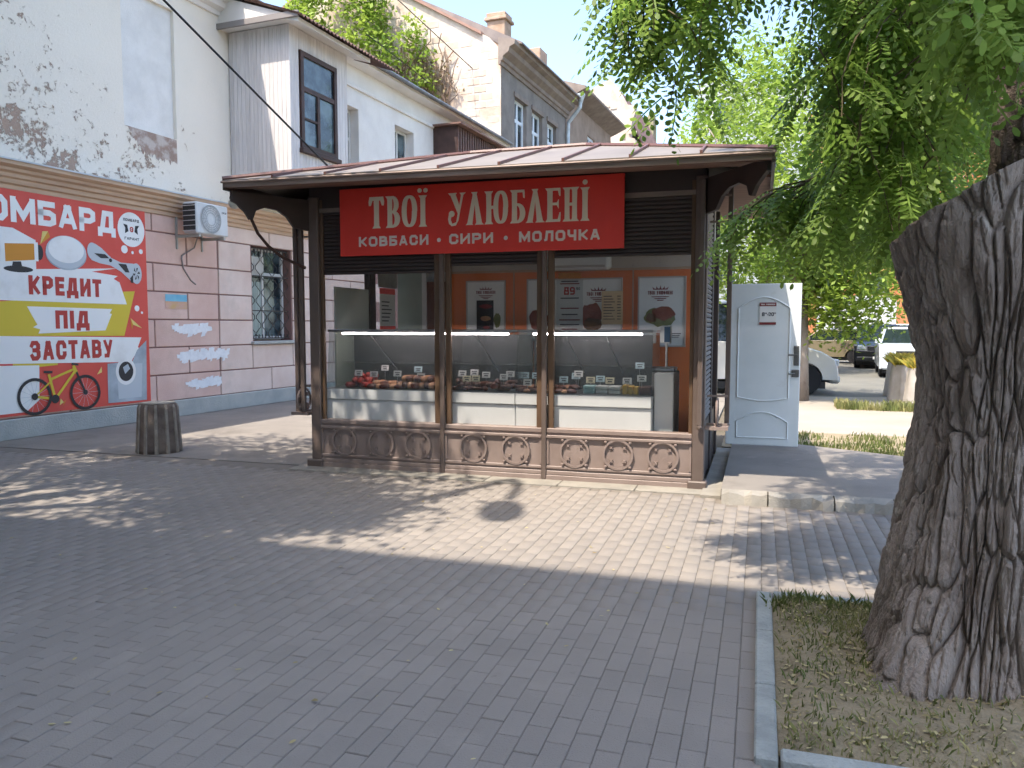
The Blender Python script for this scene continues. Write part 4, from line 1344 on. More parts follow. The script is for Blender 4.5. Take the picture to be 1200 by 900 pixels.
print_('emblem', m_bwhite, [ell(2.33, 3.17, .27, .28, 32)], 2)
btext('ЛОМБАРД', 2.17, 2.49, 3.30, .045, .010, m_bdark, .008); btext('ГАРАНТ', 2.19, 2.48, 3.0, .045, .010, m_bdark, .008)
btext('G', 2.30, 2.37, 3.13, .085, .02, m_bred2, .01)
print_('emblem_mark', m_bdark, [[(2.2, 3.1), (2.27, 3.14), (2.25, 3.24), (2.17, 3.25), (2.21, 3.19)]], 4)
print_('emblem_mark', m_bdark, [[(2.46, 3.1), (2.39, 3.14), (2.41, 3.24), (2.49, 3.25), (2.45, 3.19)]], 4)
print_('dots', m_bwhite, [ell(2.18, 2.84, .065, .065), ell(2.34, 2.80, .025, .025), ell(2.51, 2.83, .04, .04), ell(2.39, 1.89, .05, .05), ell(2.49, 1.82, .022, .022)], 2)
print_('flakes', m_bcream, [[(.74, 2.97), (.83, 2.98), (.70, 2.78)], [(2.25, 1.73), (2.48, 1.56), (2.30, 1.62)], [(1.66, .96), (1.57, .84), (1.66, .87)], [(.92, .52), (.97, .46), (.9, .42)]], 3)
print_('flakes', m_borange, [[(.83, 2.98), (.86, 2.90), (.70, 2.78)], [(2.25, 1.73), (2.30, 1.62), (2.27, 1.53)], [(.97, .46), (1.02, .5), (.95, .4)]], 3)
# heater, robot vacuum, hoverboard, washing machine
print_('heater', m_borange, [[(.12, 2.74), (.62, 2.78), (.61, 2.55), (.12, 2.49)]], 3)
print_('heater_frame', m_bwhite, [[(.60, 2.80), (.66, 2.80), (.66, 2.53), (.60, 2.53)], [(.1, 2.76), (.16, 2.76), (.16, 2.48), (.1, 2.48)]], 4)
print_('heater_dark', m_bdark, [ell(.68, 2.66, .06, .11), [(.27, 2.5), (.39, 2.51), (.41, 2.42), (.25, 2.41)], ell(.35, 2.40, .22, .045)], 3)
print_('robot_shadow', m_bgrey, [ell(1.12, 2.67, .345, .235, 32)], 3)
print_('robot_rim', mat('banner light grey', '#c3c9ce', .55), [ell(1.12, 2.70, .34, .245, 32)], 4)
print_('robot_top', m_bwhite, [ell(1.12, 2.74, .30, .20, 32)], 5)
print_('hoverboard', MATS['banner light grey'], [[(1.50, 2.80), (1.62, 2.88), (1.74, 2.82), (1.92, 2.68), (2.10, 2.62), (2.35, 2.62), (2.42, 2.40), (2.28, 2.34), (2.1, 2.47), (1.9, 2.56), (1.7, 2.58), (1.55, 2.62)], ell(1.57, 2.76, .09, .13), ell(2.40, 2.46, .11, .17)], 3)
for _q in ([[(1.60, 2.73), (1.80, 2.73), (1.88, 2.67), (1.72, 2.66)], [(2.04, 2.60), (2.20, 2.60), (2.26, 2.47), (2.18, 2.47)], ell(1.90, 2.64, .03, .03), [(2.27, 2.38), (2.33, 2.44), (2.33, 2.30), (2.28, 2.31)]]):
    print_('hoverboard_dark', m_bdark, [_q], 5)
print_('hoverboard_spokes', m_bdark, [[(2.40 + .015 * math.cos(a) - .004 * math.sin(a), 2.46 + .02 * math.sin(a)), (2.40 + .075 * math.cos(a), 2.46 + .115 * math.sin(a)), (2.40 + .06 * math.cos(a + .5), 2.46 + .09 * math.sin(a + .5))] for a in [k * 1.05 for k in range(6)]], 5)
print_('washer', m_bgrey, [[(1.77, 1.0), (2.26, 1.02), (2.36, 1.2), (2.56, 1.36), (2.53, .36), (1.76, .37)]], 3)
print_('washer_body', MATS['banner light grey'], [[(1.96, .42), (2.42, .42), (2.46, .98), (1.94, .98)]], 4)
print_('washer_ring', m_bwhite, [ell(2.12, .86, .20, .22, 28)], 5)
print_('washer_door', m_bdark, [ell(2.12, .86, .145, .16, 28)], 6)
print_('washer_glint', m_bgrey, [[(2.06, .93), (2.16, .98), (2.2, .9), (2.1, .82)]], 7)
# bicycle
def annulus(cy, cz, ro, ri, n=40):
    return [[(cy + ro * math.cos(2 * math.pi * i / n), cz + ro * math.sin(2 * math.pi * i / n)), (cy + ro * math.cos(2 * math.pi * (i + 1) / n), cz + ro * math.sin(2 * math.pi * (i + 1) / n)),
             (cy + ri * math.cos(2 * math.pi * (i + 1) / n), cz + ri * math.sin(2 * math.pi * (i + 1) / n)), (cy + ri * math.cos(2 * math.pi * i / n), cz + ri * math.sin(2 * math.pi * i / n))] for i in range(n)]
def bar(a, c, t):
    a, c = Vector(a), Vector(c); d = (c - a).normalized(); q = Vector((-d.y, d.x)) * t / 2
    return [tuple(a + q), tuple(c + q), tuple(c - q), tuple(a - q)]
print_('bicycle_tyre', m_bdark, annulus(.505, .58, .27, .225), 6); print_('bicycle_tyre', m_bdark, annulus(1.345, .58, .27, .225), 6)
stuff(print_('bicycle_spokes', MATS['banner light grey'], [bar((.505, .58), (.505 + .23 * math.cos(a), .58 + .23 * math.sin(a)), .004) for a in [k * .45 for k in range(14)]] + [bar((1.345, .58), (1.345 + .23 * math.cos(a), .58 + .23 * math.sin(a)), .004) for a in [k * .45 for k in range(14)]], 5))
print_('bicycle_frame', m_byel, [bar((.505, .58), (.83, .52), .035), bar((.505, .58), (.79, .80), .022), bar((.83, .52), (.74, .89), .04), bar((.78, .82), (1.17, .95), .035), bar((.84, .53), (1.18, .92), .04), bar((1.15, 1.0), (1.21, .88), .05)], 7)
print_('bicycle_fork', m_bdark, [bar((1.2, .9), (1.345, .58), .035), bar((1.12, 1.03), (1.24, 1.01), .03), bar((.66, .93), (.8, .92), .035)] + [ell(.83, .52, .065, .065), ell(.505, .58, .05, .05), ell(1.345, .58, .04, .04)], 8)
# poster scraps, paint daubs and blue-yellow flag patch on the pink wall
wm = thing('painted_flag_patch', 'small blue and yellow painted patch on the pink wall beside banner', 'wall paint', B_LOC, B_RZ)
MB().quad((.029, 3.02, 2.03), (.029, 3.52, 2.03), (.029, 3.52, 2.15), (.029, 3.02, 2.15)).build('blue_stripe', mat('sky blue paint', '#6fb3cf', .8, '#86bfd3', 5), wm)
MB().quad((.029, 3.02, 1.90), (.029, 3.52, 1.90), (.029, 3.52, 2.029), (.029, 3.02, 2.029)).build('yellow_stripe', mat('faded yellow paint', '#d3ad7a', .8, '#d3aaa2', 5), wm)
m_daub = mat('white brushed paint', '#f4f4f5', .85, '#e6e6e8', 12)
for (y0, y1, z0, z1, lab) in ((3.2, 3.98, 1.44, 1.64, 'topmost white scribbled paint daub on the pink blocks'), (3.3, 4.42, .96, 1.18, 'widest white scribbled paint daub on the pink blocks'), (3.48, 4.22, .47, .66, 'lowest white scribbled paint daub on the pink blocks near the plinth')):
    b = MB()
    rr = random.Random(int(y1 * 100))
    k = 0
    q = y0
    while q < y1:
        zc = (z0 + z1) / 2 + rr.uniform(-.04, .04); hh = (z1 - z0) / 2 * rr.uniform(.5, 1.1)
        yy = q + rr.uniform(.05, .12)
        sl = rr.uniform(-.06, .06)
        b.add([(.029 + .0004 * k, q, zc - hh), (.029 + .0004 * k, yy + sl, zc - hh * .8), (.029 + .0004 * k, yy + sl + .04, zc + hh), (.029 + .0004 * k, q + sl + .03, zc + hh * .9)], [(0, 1, 2, 3)])
        b.add([(.0292 + .0004 * k, q - .05, zc - .02 + sl), (.0292 + .0004 * k, yy + .08, zc - .05), (.0292 + .0004 * k, yy + .07, zc + .02), (.0292 + .0004 * k, q - .06, zc + .04)], [(0, 1, 2, 3)])
        q += rr.uniform(.035, .06); k += 1
    o = b.build('paint_daub', m_daub, loc=B_LOC, rz=B_RZ)
    tag(o, lab, 'wall paint', 'white paint daubs on the wall')

# ---- outdoor air conditioner on the pink wall
m_acw = mat('white enamel', '#d5d7d8', .4, '#c9cbcc', 2)
ac = thing('air_conditioner', 'white outdoor air conditioning unit on the wall above the banner edge', 'air conditioner', B_LOC, B_RZ)
b = MB(); b.cbox(.26, 3.24, 3.20, .56, 4.02, 3.74, .02); b.build('casing', m_acw, ac)
b = MB()
cy, cz = 3.58, 3.47
n = 40
for (ra, rb_, xx) in ((.225, .245, .575), (.145, .155, .572), (.18, .19, .572), (.21, .218, .572), (.105, .115, .572)):
    b.add([(xx, cy + r_ * math.cos(2 * math.pi * i / n), cz + r_ * math.sin(2 * math.pi * i / n)) for i in range(n) for r_ in (ra, rb_)], [(2 * i, 2 * i + 1, (2 * i + 3) % (2 * n), (2 * i + 2) % (2 * n)) for i in range(n)])
for k in range(16):
    a = k * math.pi / 8
    b.box(.566, cy - .003, cz - .003, .567, cy + .003, cz + .003)
    b.add([(.571, cy + .05 * math.cos(a), cz + .05 * math.sin(a)), (.571, cy + .23 * math.cos(a + .02), cz + .23 * math.sin(a + .02)), (.571, cy + .23 * math.cos(a + .06), cz + .23 * math.sin(a + .06))], [(0, 1, 2)])
b.build('fan_guard', mat('grey wire', '#9b9ea0', .5), ac)
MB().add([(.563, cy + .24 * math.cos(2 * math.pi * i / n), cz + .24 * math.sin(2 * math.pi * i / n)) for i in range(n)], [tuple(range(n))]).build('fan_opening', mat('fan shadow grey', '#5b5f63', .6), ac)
MB().lathe([(.05, 0), (.05, .012), (.02, .02)], 18).build('fan_hub', m_acw, ac)
hub = ac.children[-1]; hub.rotation_euler = (0, math.pi / 2, 0); hub.location = (.57, cy, cz)
b = MB(); b.box(.28, 3.225, 3.25, .54, 3.238, 3.70); b.build('coil', mat('dark coil', '#2c3034', .5), ac)
for k in range(6):
    MB().box(.27, 3.212, 3.24 + k * .085, .55, 3.224, 3.25 + k * .085).build('coil_bar', m_acw, ac)
for y in (3.3, 3.9):
    b = MB(); b.box(.02, y, 3.14, .56, y + .03, 3.19); b.box(.02, y, 2.95, .05, y + .03, 3.5); b.build('bracket', m_plinth, ac)
btx = MB(); text(btx, 'GG', .03, .007, 1, .006, lambda u, v, w: (.5625 + w, 3.86 + u, 3.60 + v), fit=.11); 
btx.build('badge', m_bdark, ac)
b = MB(); b.tube([(.1, 3.75, 3.2), (.06, 3.7, 3.0), (.04, 3.42, 2.84), (.05, 3.40, 2.78), (.035, 3.45, 2.62), (.03, 3.62, 2.42), (.03, 3.74, 2.35)], .014, 6); b.build('hose', mat('grey hose', '#8f8580', .7), ac)

# ---- fluted concrete bollard
boll = thing('concrete_bollard', 'fluted tapering concrete bollard standing before the pink wall', 'bollard', (-4.50, 9.93, 0), .3)
b = MB(); b.lathe([(.265, 0), (.262, .05), (.228, .58), (.215, .615), (.20, .625)], 48)
m_boll = mat('dark stained concrete', '#5b4f49', .9, '#776b62', 5, bump=.5, bscale=40)
b.build('body', m_boll, boll, smooth=True)
m_rib = mat('pale concrete rib', '#9c948b', .9, '#847b72', 8, bump=.5, bscale=40)
for k in range(12):
    a = 2 * math.pi * k / 12
    ca, sa = math.cos(a), math.sin(a)
    vs = []
    for (r_, z, hw) in ((.262, .005, .024), (.258, .06, .023), (.226, .575, .019), (.208, .615, .017)):
        for (rr_, sg) in ((r_ - .01, -1.25), (r_ + .017, -.75), (r_ + .017, .75), (r_ - .01, 1.25)):
            vs.append((rr_ * ca - sa * hw * sg, rr_ * sa + ca * hw * sg, z))
    fs = []
    for i in range(3):
        for j in range(3):
            fs.append((i * 4 + j, i * 4 + j + 1, (i + 1) * 4 + j + 1, (i + 1) * 4 + j))
    fs += [(0, 1, 2, 3), (12, 13, 14, 15)]
    b = MB(); b.add(vs, fs); b.fix = True; b.build('rib', m_rib, boll)
b = MB(); b.lathe([(.21, .626), (.205, .636), (.08, .63), (.01, .60)], 36); b.build('top', m_conc, boll)
# ================================================================== INSIDE THE KIOSK
def kthing(name, label, cat, group=None):
    o = thing(name, label, cat, K_LOC, K_RZ, group)
    return o
m_case = mat('white counter laminate', '#e6e8e7', .45, '#dee0df', 2)
m_steel = mat('brushed steel', '#a9abab', .3, metal=.8)
m_dark = mat('grey counter back', '#4a4c4d', .5, '#3f4142', 2)
m_cglass = glass('counter glass', '#f7f9f8', 1.5, .02, .03)
m_tube = mat('lit fluorescent tube', '#fff0f2', .4, emit=13.0)
def counter(x0, x1, label):
    c = kthing('display_counter', label, 'display counter', 'refrigerated counters behind the kiosk front')
    b = MB(); b.cbox(x0, .095, .2, x1, .82, .765, .008); b.build('base', m_case, c)
    b = MB(); b.cbox(x0, .075, .77, x1, .82, .885, .006); b.build('apron', m_case, c)
    b = MB(); b.box(x0 + .005, .115, .887, x1 - .005, .81, .892); b.build('deck', m_steel, c)
    b = MB(); b.box(x0 + .01, .77, .893, x1 - .01, .80, 1.50); b.build('back_panel', m_dark, c)
    b = MB(); b.prism([(.12, .893), (.124, .893), (.20, 1.535), (.196, 1.535)], 'x', x0 + .005, x1 - .005); b.build('front_glass', m_cglass, c)
    for x in (x0 + .003, x1 - .009):
        b = MB(); b.prism([(.135, .895), (.76, .895), (.76, 1.53), (.205, 1.53)], 'x', x, x + .006); b.build('end_glass', m_cglass, c)
    b = MB(); b.box(x0, .175, 1.54, x1, .80, 1.552); b.build('top_glass', m_cglass, c)
    b = MB(); b.cbox(x0, .167, 1.532, x1, .187, 1.562, .004); b.build('top_rail', m_steel, c)
    b = MB(); b.tube([(x0 + .15, .245, 1.515), (x1 - .12, .245, 1.515)], .010, 8); b.build('light_tube', m_tube, c)
    b = MB(); b.box(x0 + .12, .225, 1.528, x1 - .1, .275, 1.539); b.build('tube_holder', m_case, c)
    b = MB(); b.box(x0 + .02, .44, 1.17, x1 - .02, .76, 1.178); b.build('shelf', m_cglass, c)
    for x in (x0 + .5, x1 - .5):
        b = MB(); b.tube([(x, .235, 1.51), (x + .10, .74, 1.08)], .006, 6); b.build('strut', m_steel, c)
    return c
counter(.11, 2.395, 'long white glass fronted counter with sausages in the left part of kiosk')
counter(2.402, 3.83, 'shorter white glass fronted counter with cheese packs in the right part of kiosk')
b = MB(); b.cbox(3.84, .22, .2, 4.035, .80, 1.12, .008)
o = b.build('counter_end_cabinet', m_case, loc=K_LOC, rz=K_RZ); tag(o, 'narrow white cabinet at the right end of the counters', 'cabinet')

# food on the counters
m_sr = mat('red sausage skin', '#b5301f', .35, '#8f2418', 12, rnd=.12)
m_sb = mat('brown smoked sausage', '#6e3a26', .4, '#4d281c', 10, rnd=.2)
m_sp = mat('pale poultry meat', '#cf9f78', .5, '#b47a52', 9, rnd=.12)
m_sd = mat('dark smoked meat', '#4a2a22', .5, '#6a3c2c', 9, rnd=.2)
m_ch = mat('yellow cheese', '#d8b04e', .5, '#cfa443', 5, rnd=.08)
m_pk = mat('white wrapped pack', '#d5d6d2', .35, '#c4c6c3', 8)
m_pb = mat('teal wrapped pack', '#8fb6b6', .35, '#a8c6c4', 8)
rf = random.Random(21)
def sausage(x, y, z, L_, r_, ang, m, label, group):
    b = MB()
    n = 8
    pts, rs = [], []
    bend = rf.uniform(-.15, .15)
    for i in range(n + 1):
        t = i / n - .5
        px, py = L_ * t, bend * L_ * (t * t - .25) * 2
        y_ = y - .185
        pts.append((x + px * math.cos(ang) - py * math.sin(ang), y_ + px * math.sin(ang) + py * math.cos(ang), z + r_))
        e = 1 - abs(2 * t) ** 6
        rs.append(max(.15, e ** .5) * r_)
    b.tube(pts, rs, 10)
    o = b.build('sausage', m, smooth=True, loc=K_LOC, rz=K_RZ)
    return tag(o, label, 'sausage', group)
def lump(x, y, z, s_, m, label, group, name='meat_piece'):
    b = MB(); prof = [(.1, 0), (.75, .05), (1, .35), (.85, .7), (.45, .95), (.05, 1.0)]
    ph = rf.uniform(0, 6)
    b.lathe([(r_ * s_, zz * s_ * .8) for r_, zz in prof], 14, (x, y - .185, z), mod=lambda a, zz: 1 + .16 * math.sin(3 * a + ph) + .1 * math.sin(5 * a + 2 * ph + zz * 40))
    o = b.build(name, m, smooth=True, loc=K_LOC, rz=K_RZ)
    return tag(o, label, 'meat', group)
for i in range(14):
    k = i // 7
    sausage(.40 + .038 * (i % 7), .38 + .05 * (i % 3) + .10 * k, .893 + (.05 if i % 2 else 0) + .05 * k, .16, .036, rf.uniform(.6, 2.2), m_sr, 'bright red sausage heaped at the left end of the long counter', 'red sausages heaped at the left end')
for i in range(14):
    lump(.67 + .055 * (i % 7), .37 + .12 * (i // 7) + rf.uniform(-.02, .02), .893 + .03 * (i // 7), rf.uniform(.058, .078), m_sp if i % 3 else m_sb, 'pale poultry piece beside the red sausages in the long counter', 'pale poultry pieces')
for i in range(14):
    k = i // 8
    sausage(1.03 + .06 * (i % 8) + .03 * k, .43 + rf.uniform(-.03, .05) + .05 * k, .893 + .07 * k, .22, .042, 1.4 + rf.uniform(-.15, .15), m_sb if i % 2 else m_sp, 'thick sausage lying end on before the first mullion in the long counter', 'thick sausages before the first mullion')
for i in range(34):
    k = i // 17
    sausage(1.69 + .042 * (i % 17), .38 + rf.uniform(-.03, .1) + .08 * k, .893 + rf.choice((0, .03)) + .04 * k, rf.uniform(.16, .24), rf.uniform(.022, .032), rf.uniform(.2, 2.6), m_sd if i % 3 else m_sb, 'thin dark smoked sausage in the middle bay of the long counter', 'dark smoked sausages in the middle bay')
for i in range(18):
    lump(2.44 + .068 * (i % 9), .37 + .12 * (i // 9) + rf.uniform(-.02, .03), .893 + .03 * (i // 9), rf.uniform(.05, .07), (m_sb, m_sp, m_sd)[i % 3], 'smoked meat piece at the left end of the shorter counter', 'smoked meat pieces in the shorter counter')
def pack(x, y, z, w, d, h, m, label, group, name='wrapped_pack', cat='food pack'):
    y -= .185
    b = MB(); b.cbox(x, y, z, x + w, y + d, z + h, .008)
    o = b.build(name, m, loc=K_LOC, rz=K_RZ); return tag(o, label, cat, group)
for i in range(3):
    for k in range(2):
        pack(3.10 + i * .135, .40, .893 + k * .045, .125, .14, .041, m_pb if i == 0 else m_pk, 'teal wrapped pack in the two high stack on the shorter counter' if i == 0 else 'white wrapped pack in the two high stacks on the shorter counter', 'stacked teal packs' if i == 0 else 'stacked white packs')
for i in range(3):
    pack(3.515 + i * .055, .40 + .01 * i, .893, .05, .16, .10 - .01 * i, m_ch, 'yellow cheese wedge beside the white packs on the shorter counter', 'yellow cheese wedges', 'cheese_wedge', 'cheese')
pack(3.69, .40, .893, .12, .18, .085, m_sd, 'dark red meat block at the right end of the shorter counter', None, 'meat_block', 'meat')

# price tags on little stands
m_tag = mat('white price card', '#e4e2de', .5)
m_tagb = mat('pale blue price card', '#bcd3da', .5)
m_tagy = mat('cream price card', '#e6d9b8', .5)
m_ink = mat('dark print', '#3a3a42', .6)
def price(x, y, z, m, where, group):
    t = kthing('price_tag', where, 'price tag', group)
    y -= .185; z += .03
    w, h = .094, .066
    a = rf.uniform(-.12, .12)
    ca, sa = math.cos(a), math.sin(a)
    def P(u, v, o_=0): return (x + u * ca, y + u * sa - o_ + v * .2, z + v)
    b = MB(); b.add([P(-w / 2, 0), P(w / 2, 0), P(w / 2, h), P(-w / 2, h)], [(0, 1, 2, 3)]); b.build('card', m, t)
    b = MB()
    for (v0, v1, u0, u1) in ((.040, .050, -.032, .030), (.018, .030, -.022, .024), (.008, .011, -.035, .034)):
        b.add([P(u0, v0, .002), P(u1, v0, .002), P(u1, v1, .002), P(u0, v1, .002)], [(0, 1, 2, 3)])
    stuff(b.build('print', m_ink, t))
    b = MB(); b.tube([(x, y + .004, .893), (x, y + .004, z + .01)], .003, 5); b.build('stand', m_steel, t)
LG = ('small price card on a stand among the sausages in the left bay', 'price cards in the left bay')
MG = ('small price card on a stand among the dark sausages in the middle bay', 'price cards in the middle bay')
RG = ('small price card on a stand among the cheese and packs in the right bay', 'price cards in the right bay')
for (x, y, z, m) in ((.475, .40, 1.0, m_tag), (.68, .38, .99, m_tag), (.70, .62, 1.05, m_tag), (.955, .42, 1.0, m_tag), (1.13, .6, 1.04, m_tagb), (1.25, .40, .975, m_tag), (1.42, .5, 1.0, m_tag)):
    price(x, y, z, m, *LG)
for (x, y, z, m) in ((1.71, .5, 1.01, m_tag), (1.80, .40, .96, m_tagy), (1.83, .56, 1.02, m_tag), (1.905, .40, .965, m_tagy), (1.99, .5, 1.0, m_tag), (2.22, .42, .985, m_tag), (2.25, .56, 1.01, m_tag), (2.42, .55, 1.0, m_tagb), (2.55, .55, 1.0, m_tagb), (2.50, .38, .935, m_tag), (2.64, .38, .935, m_tagy)):
    price(x, y, z, m, *MG)
for (x, y, z, m) in ((2.88, .45, .97, m_tagb), (2.98, .6, 1.0, m_tagb), (3.03, .5, 1.03, m_tag), (3.17, .45, .97, m_tagy), (3.26, .52, .98, m_tagb), (3.38, .42, .97, m_tagy), (3.56, .42, .97, m_tag), (3.66, .62, 1.12, m_tagb), (3.71, .42, 1.0, m_tag)):
    price(x, y, z, m, *RG)

# weighing scale display on its pole
sc_ = kthing('weighing_scale', 'white weighing scale display on a pole at the right end of counters', 'scale')
b = MB(); b.tube([(3.915, .62, 1.16), (3.915, .62, 1.45)], .012, 8); b.build('pole', m_case, sc_)
b = MB(); b.cbox(3.85, .585, 1.415, 3.965, .635, 1.60, .008); b.build('display_housing', m_case, sc_)
b = MB(); b.box(3.893, .581, 1.43, 3.955, .584, 1.59); b.build('screen', mat('blue grey screen', '#40607f', .3), sc_)
b = MB(); b.cbox(3.82, .45, 1.125, 4.02, .75, 1.165, .008); b.build('platform', m_steel, sc_)
b = MB(); b.tube([(3.90, .6, 1.14), (3.86, .39, 1.0), (3.85, .385, .8)], .004, 5); b.tube([(3.92, .6, 1.14), (4.0, .38, .9), (4.03, .39, .72)], .004, 5); stuff(b.build('cord', m_bdark, sc_))

# back wall: orange panels with framed food posters, white strip above, doors at the left
bw_ = 2.12
MB().box(.84, bw_, .2, 4.25, bw_ + .03, 2.30).build('orange_lining', m_orange, kiosk)
for x in (.855, 1.75, 3.32):
    MB().box(x - .008, bw_ - .012, .2, x + .008, bw_ - .001, 2.30).build('cover_strip', mat('beige strip', '#b59a7e', .6), kiosk)
MB().box(.84, bw_ - .012, 2.30, 4.25, bw_ + .03, 2.33).build('cover_strip', MATS['beige strip'], kiosk)
MB().box(.06, bw_ + .002, 2.332, 4.25, bw_ + .03, 2.62).build('upper_lining', mat('printed cream wallpaper', '#b8ada0', .8, '#8f8881', 9, .6, .75), kiosk)
MB().box(.06, bw_, .2, .44, bw_ + .03, 2.332).build('green_panel', mat('pale green panel', '#a9b5ab', .6, '#98a59b', 1.5), kiosk)
MB().box(.44, bw_ - .03, .2, .50, bw_ + .03, 2.332).build('white_jamb', m_kwhite, kiosk)
MB().box(.50, bw_, .2, .83, bw_ + .03, 2.20).build('brown_inner_door', mat('brown inner door', '#5f392b', .5, '#6e4433', 1.5, stretch=(8, 8, .8)), kiosk)
m_pframe = mat('silver poster frame', '#b9b3ab', .4)
m_pwhite = mat('white poster', '#e4e7e4', .5)
m_pred = mat('poster wine red', '#7a2b30', .6)
def food(b_, cx, cz, s_, kind):
    pass
def poster(x0, x1, z0, z1, label, kind):
    p = kthing('poster', label, 'poster')
    y = bw_ - .004
    b = MB()
    f = .018
    b.box(x0, y - .02, z0, x0 + f, y, z1); b.box(x1 - f, y - .02, z0, x1, y, z1); b.box(x0 + f, y - .019, z1 - f, x1 - f, y, z1); b.box(x0 + f, y - .019, z0, x1 - f, y, z0 + f)
    b.build('frame', m_pframe, p)
    MB().box(x0 + f, y - .006, z0 + f, x1 - f, y - .001, z1 - f).build('sheet', m_pwhite, p)
    def fp(u, v, w): return (u, y - .0075 - w, v)
    def logo(cx, cz, s_):
        b = MB()
        for k in range(5):
            a = (k - 2) * .045 * s_
            b.add([fp(cx + a - .012 * s_, cz + .075 * s_, 0), fp(cx + a + .012 * s_, cz + .075 * s_, 0), fp(cx + a * 1.25, cz + (.125 - abs(k - 2) * .012) * s_, 0)], [(0, 1, 2)])
        b.add([fp(cx - .1 * s_, cz + .062 * s_, .0003), fp(cx + .1 * s_, cz + .062 * s_, .0003), fp(cx + .1 * s_, cz + .076 * s_, .0003), fp(cx - .1 * s_, cz + .076 * s_, .0003)], [(0, 1, 2, 3)])
        text(b, 'ТВОЇ'.replace('Ї', 'І') + ' УЛЮБЛЕНІ', .05 * s_, .010 * s_, 1, .006 * s_, lambda u, v, w: fp(cx - .17 * s_ + u, cz - .005 * s_ + v, w), fit=.34 * s_)
        for (v0, hw) in ((-.03, .13), (-.055, .09), (-.078, .05)):
            b.add([fp(cx - hw * s_, cz + v0 * s_, .0002), fp(cx + hw * s_, cz + v0 * s_, .0002), fp(cx + hw * .8 * s_, cz + (v0 - .012) * s_, .0002), fp(cx - hw * .8 * s_, cz + (v0 - .012) * s_, .0002)], [(0, 1, 2, 3)])
        stuff(b.build('logo', m_pred, p))
    def blob(cx, cz, rx, rz, m, name, seed, lay):
        r2 = random.Random(seed); b = MB(); n = 22
        b.add([fp(cx + rx * math.cos(2 * math.pi * i / n) * r2.uniform(.85, 1.08), cz + rz * math.sin(2 * math.pi * i / n) * r2.uniform(.8, 1.1), .0006 * lay) for i in range(n)], [tuple(range(n))])
        b.build(name, m, p)
    def lines(cx, z0_, n, hw, m, lay=2):
        b = MB()
        for k in range(n):
            zz = z0_ - k * .022; h_ = hw * random.uniform(.6, 1)
            b.add([fp(cx - h_, zz, .0006 * lay), fp(cx + h_, zz, .0006 * lay), fp(cx + h_, zz + .010, .0006 * lay), fp(cx - h_, zz + .010, .0006 * lay)], [(0, 1, 2, 3)])
        stuff(b.build('small_print', m, p))
    m_ham, m_leaf, m_brd = mat('poster ham', '#7f3f30', .6, '#9a5a45', 14), mat('poster salad', '#6b7344', .6, '#8a8a58', 16), mat('poster bread', '#7b5a3e', .6, '#5b4030', 14)
    if kind == 'ham':
        cx = (x0 + x1) / 2
        logo(cx - .02, z1 - .22, .9)
        blob(cx - .02, z0 + .37, .20, .12, m_leaf, 'food_print', 4, 1); blob(cx + .02, z0 + .42, .15, .09, m_ham, 'food_print', 9, 2); blob(cx - .13, z0 + .36, .07, .06, m_brd, 'food_print', 2, 2)
        lines(cx + .17, z0 + .16, 3, .07, m_ink)
    if kind == 'hotdog':
        cx = (x0 + x1) / 2
        logo(cx, z1 - .17, .8)
        b = MB(); b.add([fp(cx - .13, z0 + .08, .001), fp(cx + .11, z0 + .08, .001), fp(cx + .11, z0 + .52, .001), fp(cx - .13, z0 + .52, .001)], [(0, 1, 2, 3)]); b.build('dark_card', m_bdark, p)
        blob(cx, z0 + .28, .075, .035, m_sp, 'food_print', 3, 3); blob(cx + .0, z0 + .44, .09, .03, m_pred, 'food_print', 6, 3); blob(cx + .01, z0 + .16, .05, .025, m_pred, 'food_print', 7, 3)
        blob(cx + .16, z0 + .26, .05, .10, m_leaf, 'food_print', 5, 1)
    if kind == 'prices':
        logo(x0 + .95, z1 - .22, .9)
        blob(x0 + .16, z0 + .28, .14, .15, m_ham, 'food_print', 14, 1); blob(x0 + .86, z0 + .32, .14, .18, m_ham, 'food_print', 15, 1); blob(x0 + .88, z0 + .22, .13, .09, m_brd, 'food_print', 16, 2)
        b = MB(); b.add([fp(x0 + .40, z0 + .10, .002), fp(x0 + .75, z0 + .10, .002), fp(x0 + .75, z0 + .80, .002), fp(x0 + .40, z0 + .80, .002)], [(0, 1, 2, 3)]); b.build('price_sheet', mat('grey white sheet', '#c3c8c6', .5), p)
        b = MB(); text(b, '89', .10, .02, 1, .012, lambda u, v, w: fp(x0 + .50 + u, z0 + .60 + v, .003 + w)); b.build('price', mat('price red', '#a32a22', .6), p)
        b = MB(); text(b, '90', .035, .007, 1, .005, lambda u, v, w: fp(x0 + .66 + u, z0 + .66 + v, .003 + w)); b.build('price_cents', m_ink, p)
        for zz, mm in ((.765, m_ink), (.735, m_pred), (.55, m_ink), (.42, m_pred), (.34, m_ink), (.27, m_pred), (.21, m_ink), (.15, m_pred)):
            b = MB(); hw = random.uniform(.10, .15)
            b.add([fp(x0 + .575 - hw, z0 + zz, .003), fp(x0 + .575 + hw, z0 + zz, .003), fp(x0 + .575 + hw, z0 + zz + .015, .003), fp(x0 + .575 - hw, z0 + zz + .015, .003)], [(0, 1, 2, 3)]); b.build('print_line', mm, p)
        b = MB(); b.add([fp(x0 + .50, z0 + .03, .003), fp(x0 + .66, z0 + .03, .003), fp(x0 + .66, z0 + .08, .003), fp(x0 + .50, z0 + .08, .003)], [(0, 1, 2, 3)]); b.build('orange_label', m_orange, p)
    return p
poster(1.08, 1.635, 1.42, 2.20, 'white food poster with a dark card stuck on it, left on orange wall', 'hotdog')
poster(1.93, 3.19, 1.40, 2.21, 'wide food poster with price list in the middle of orange wall', 'prices')
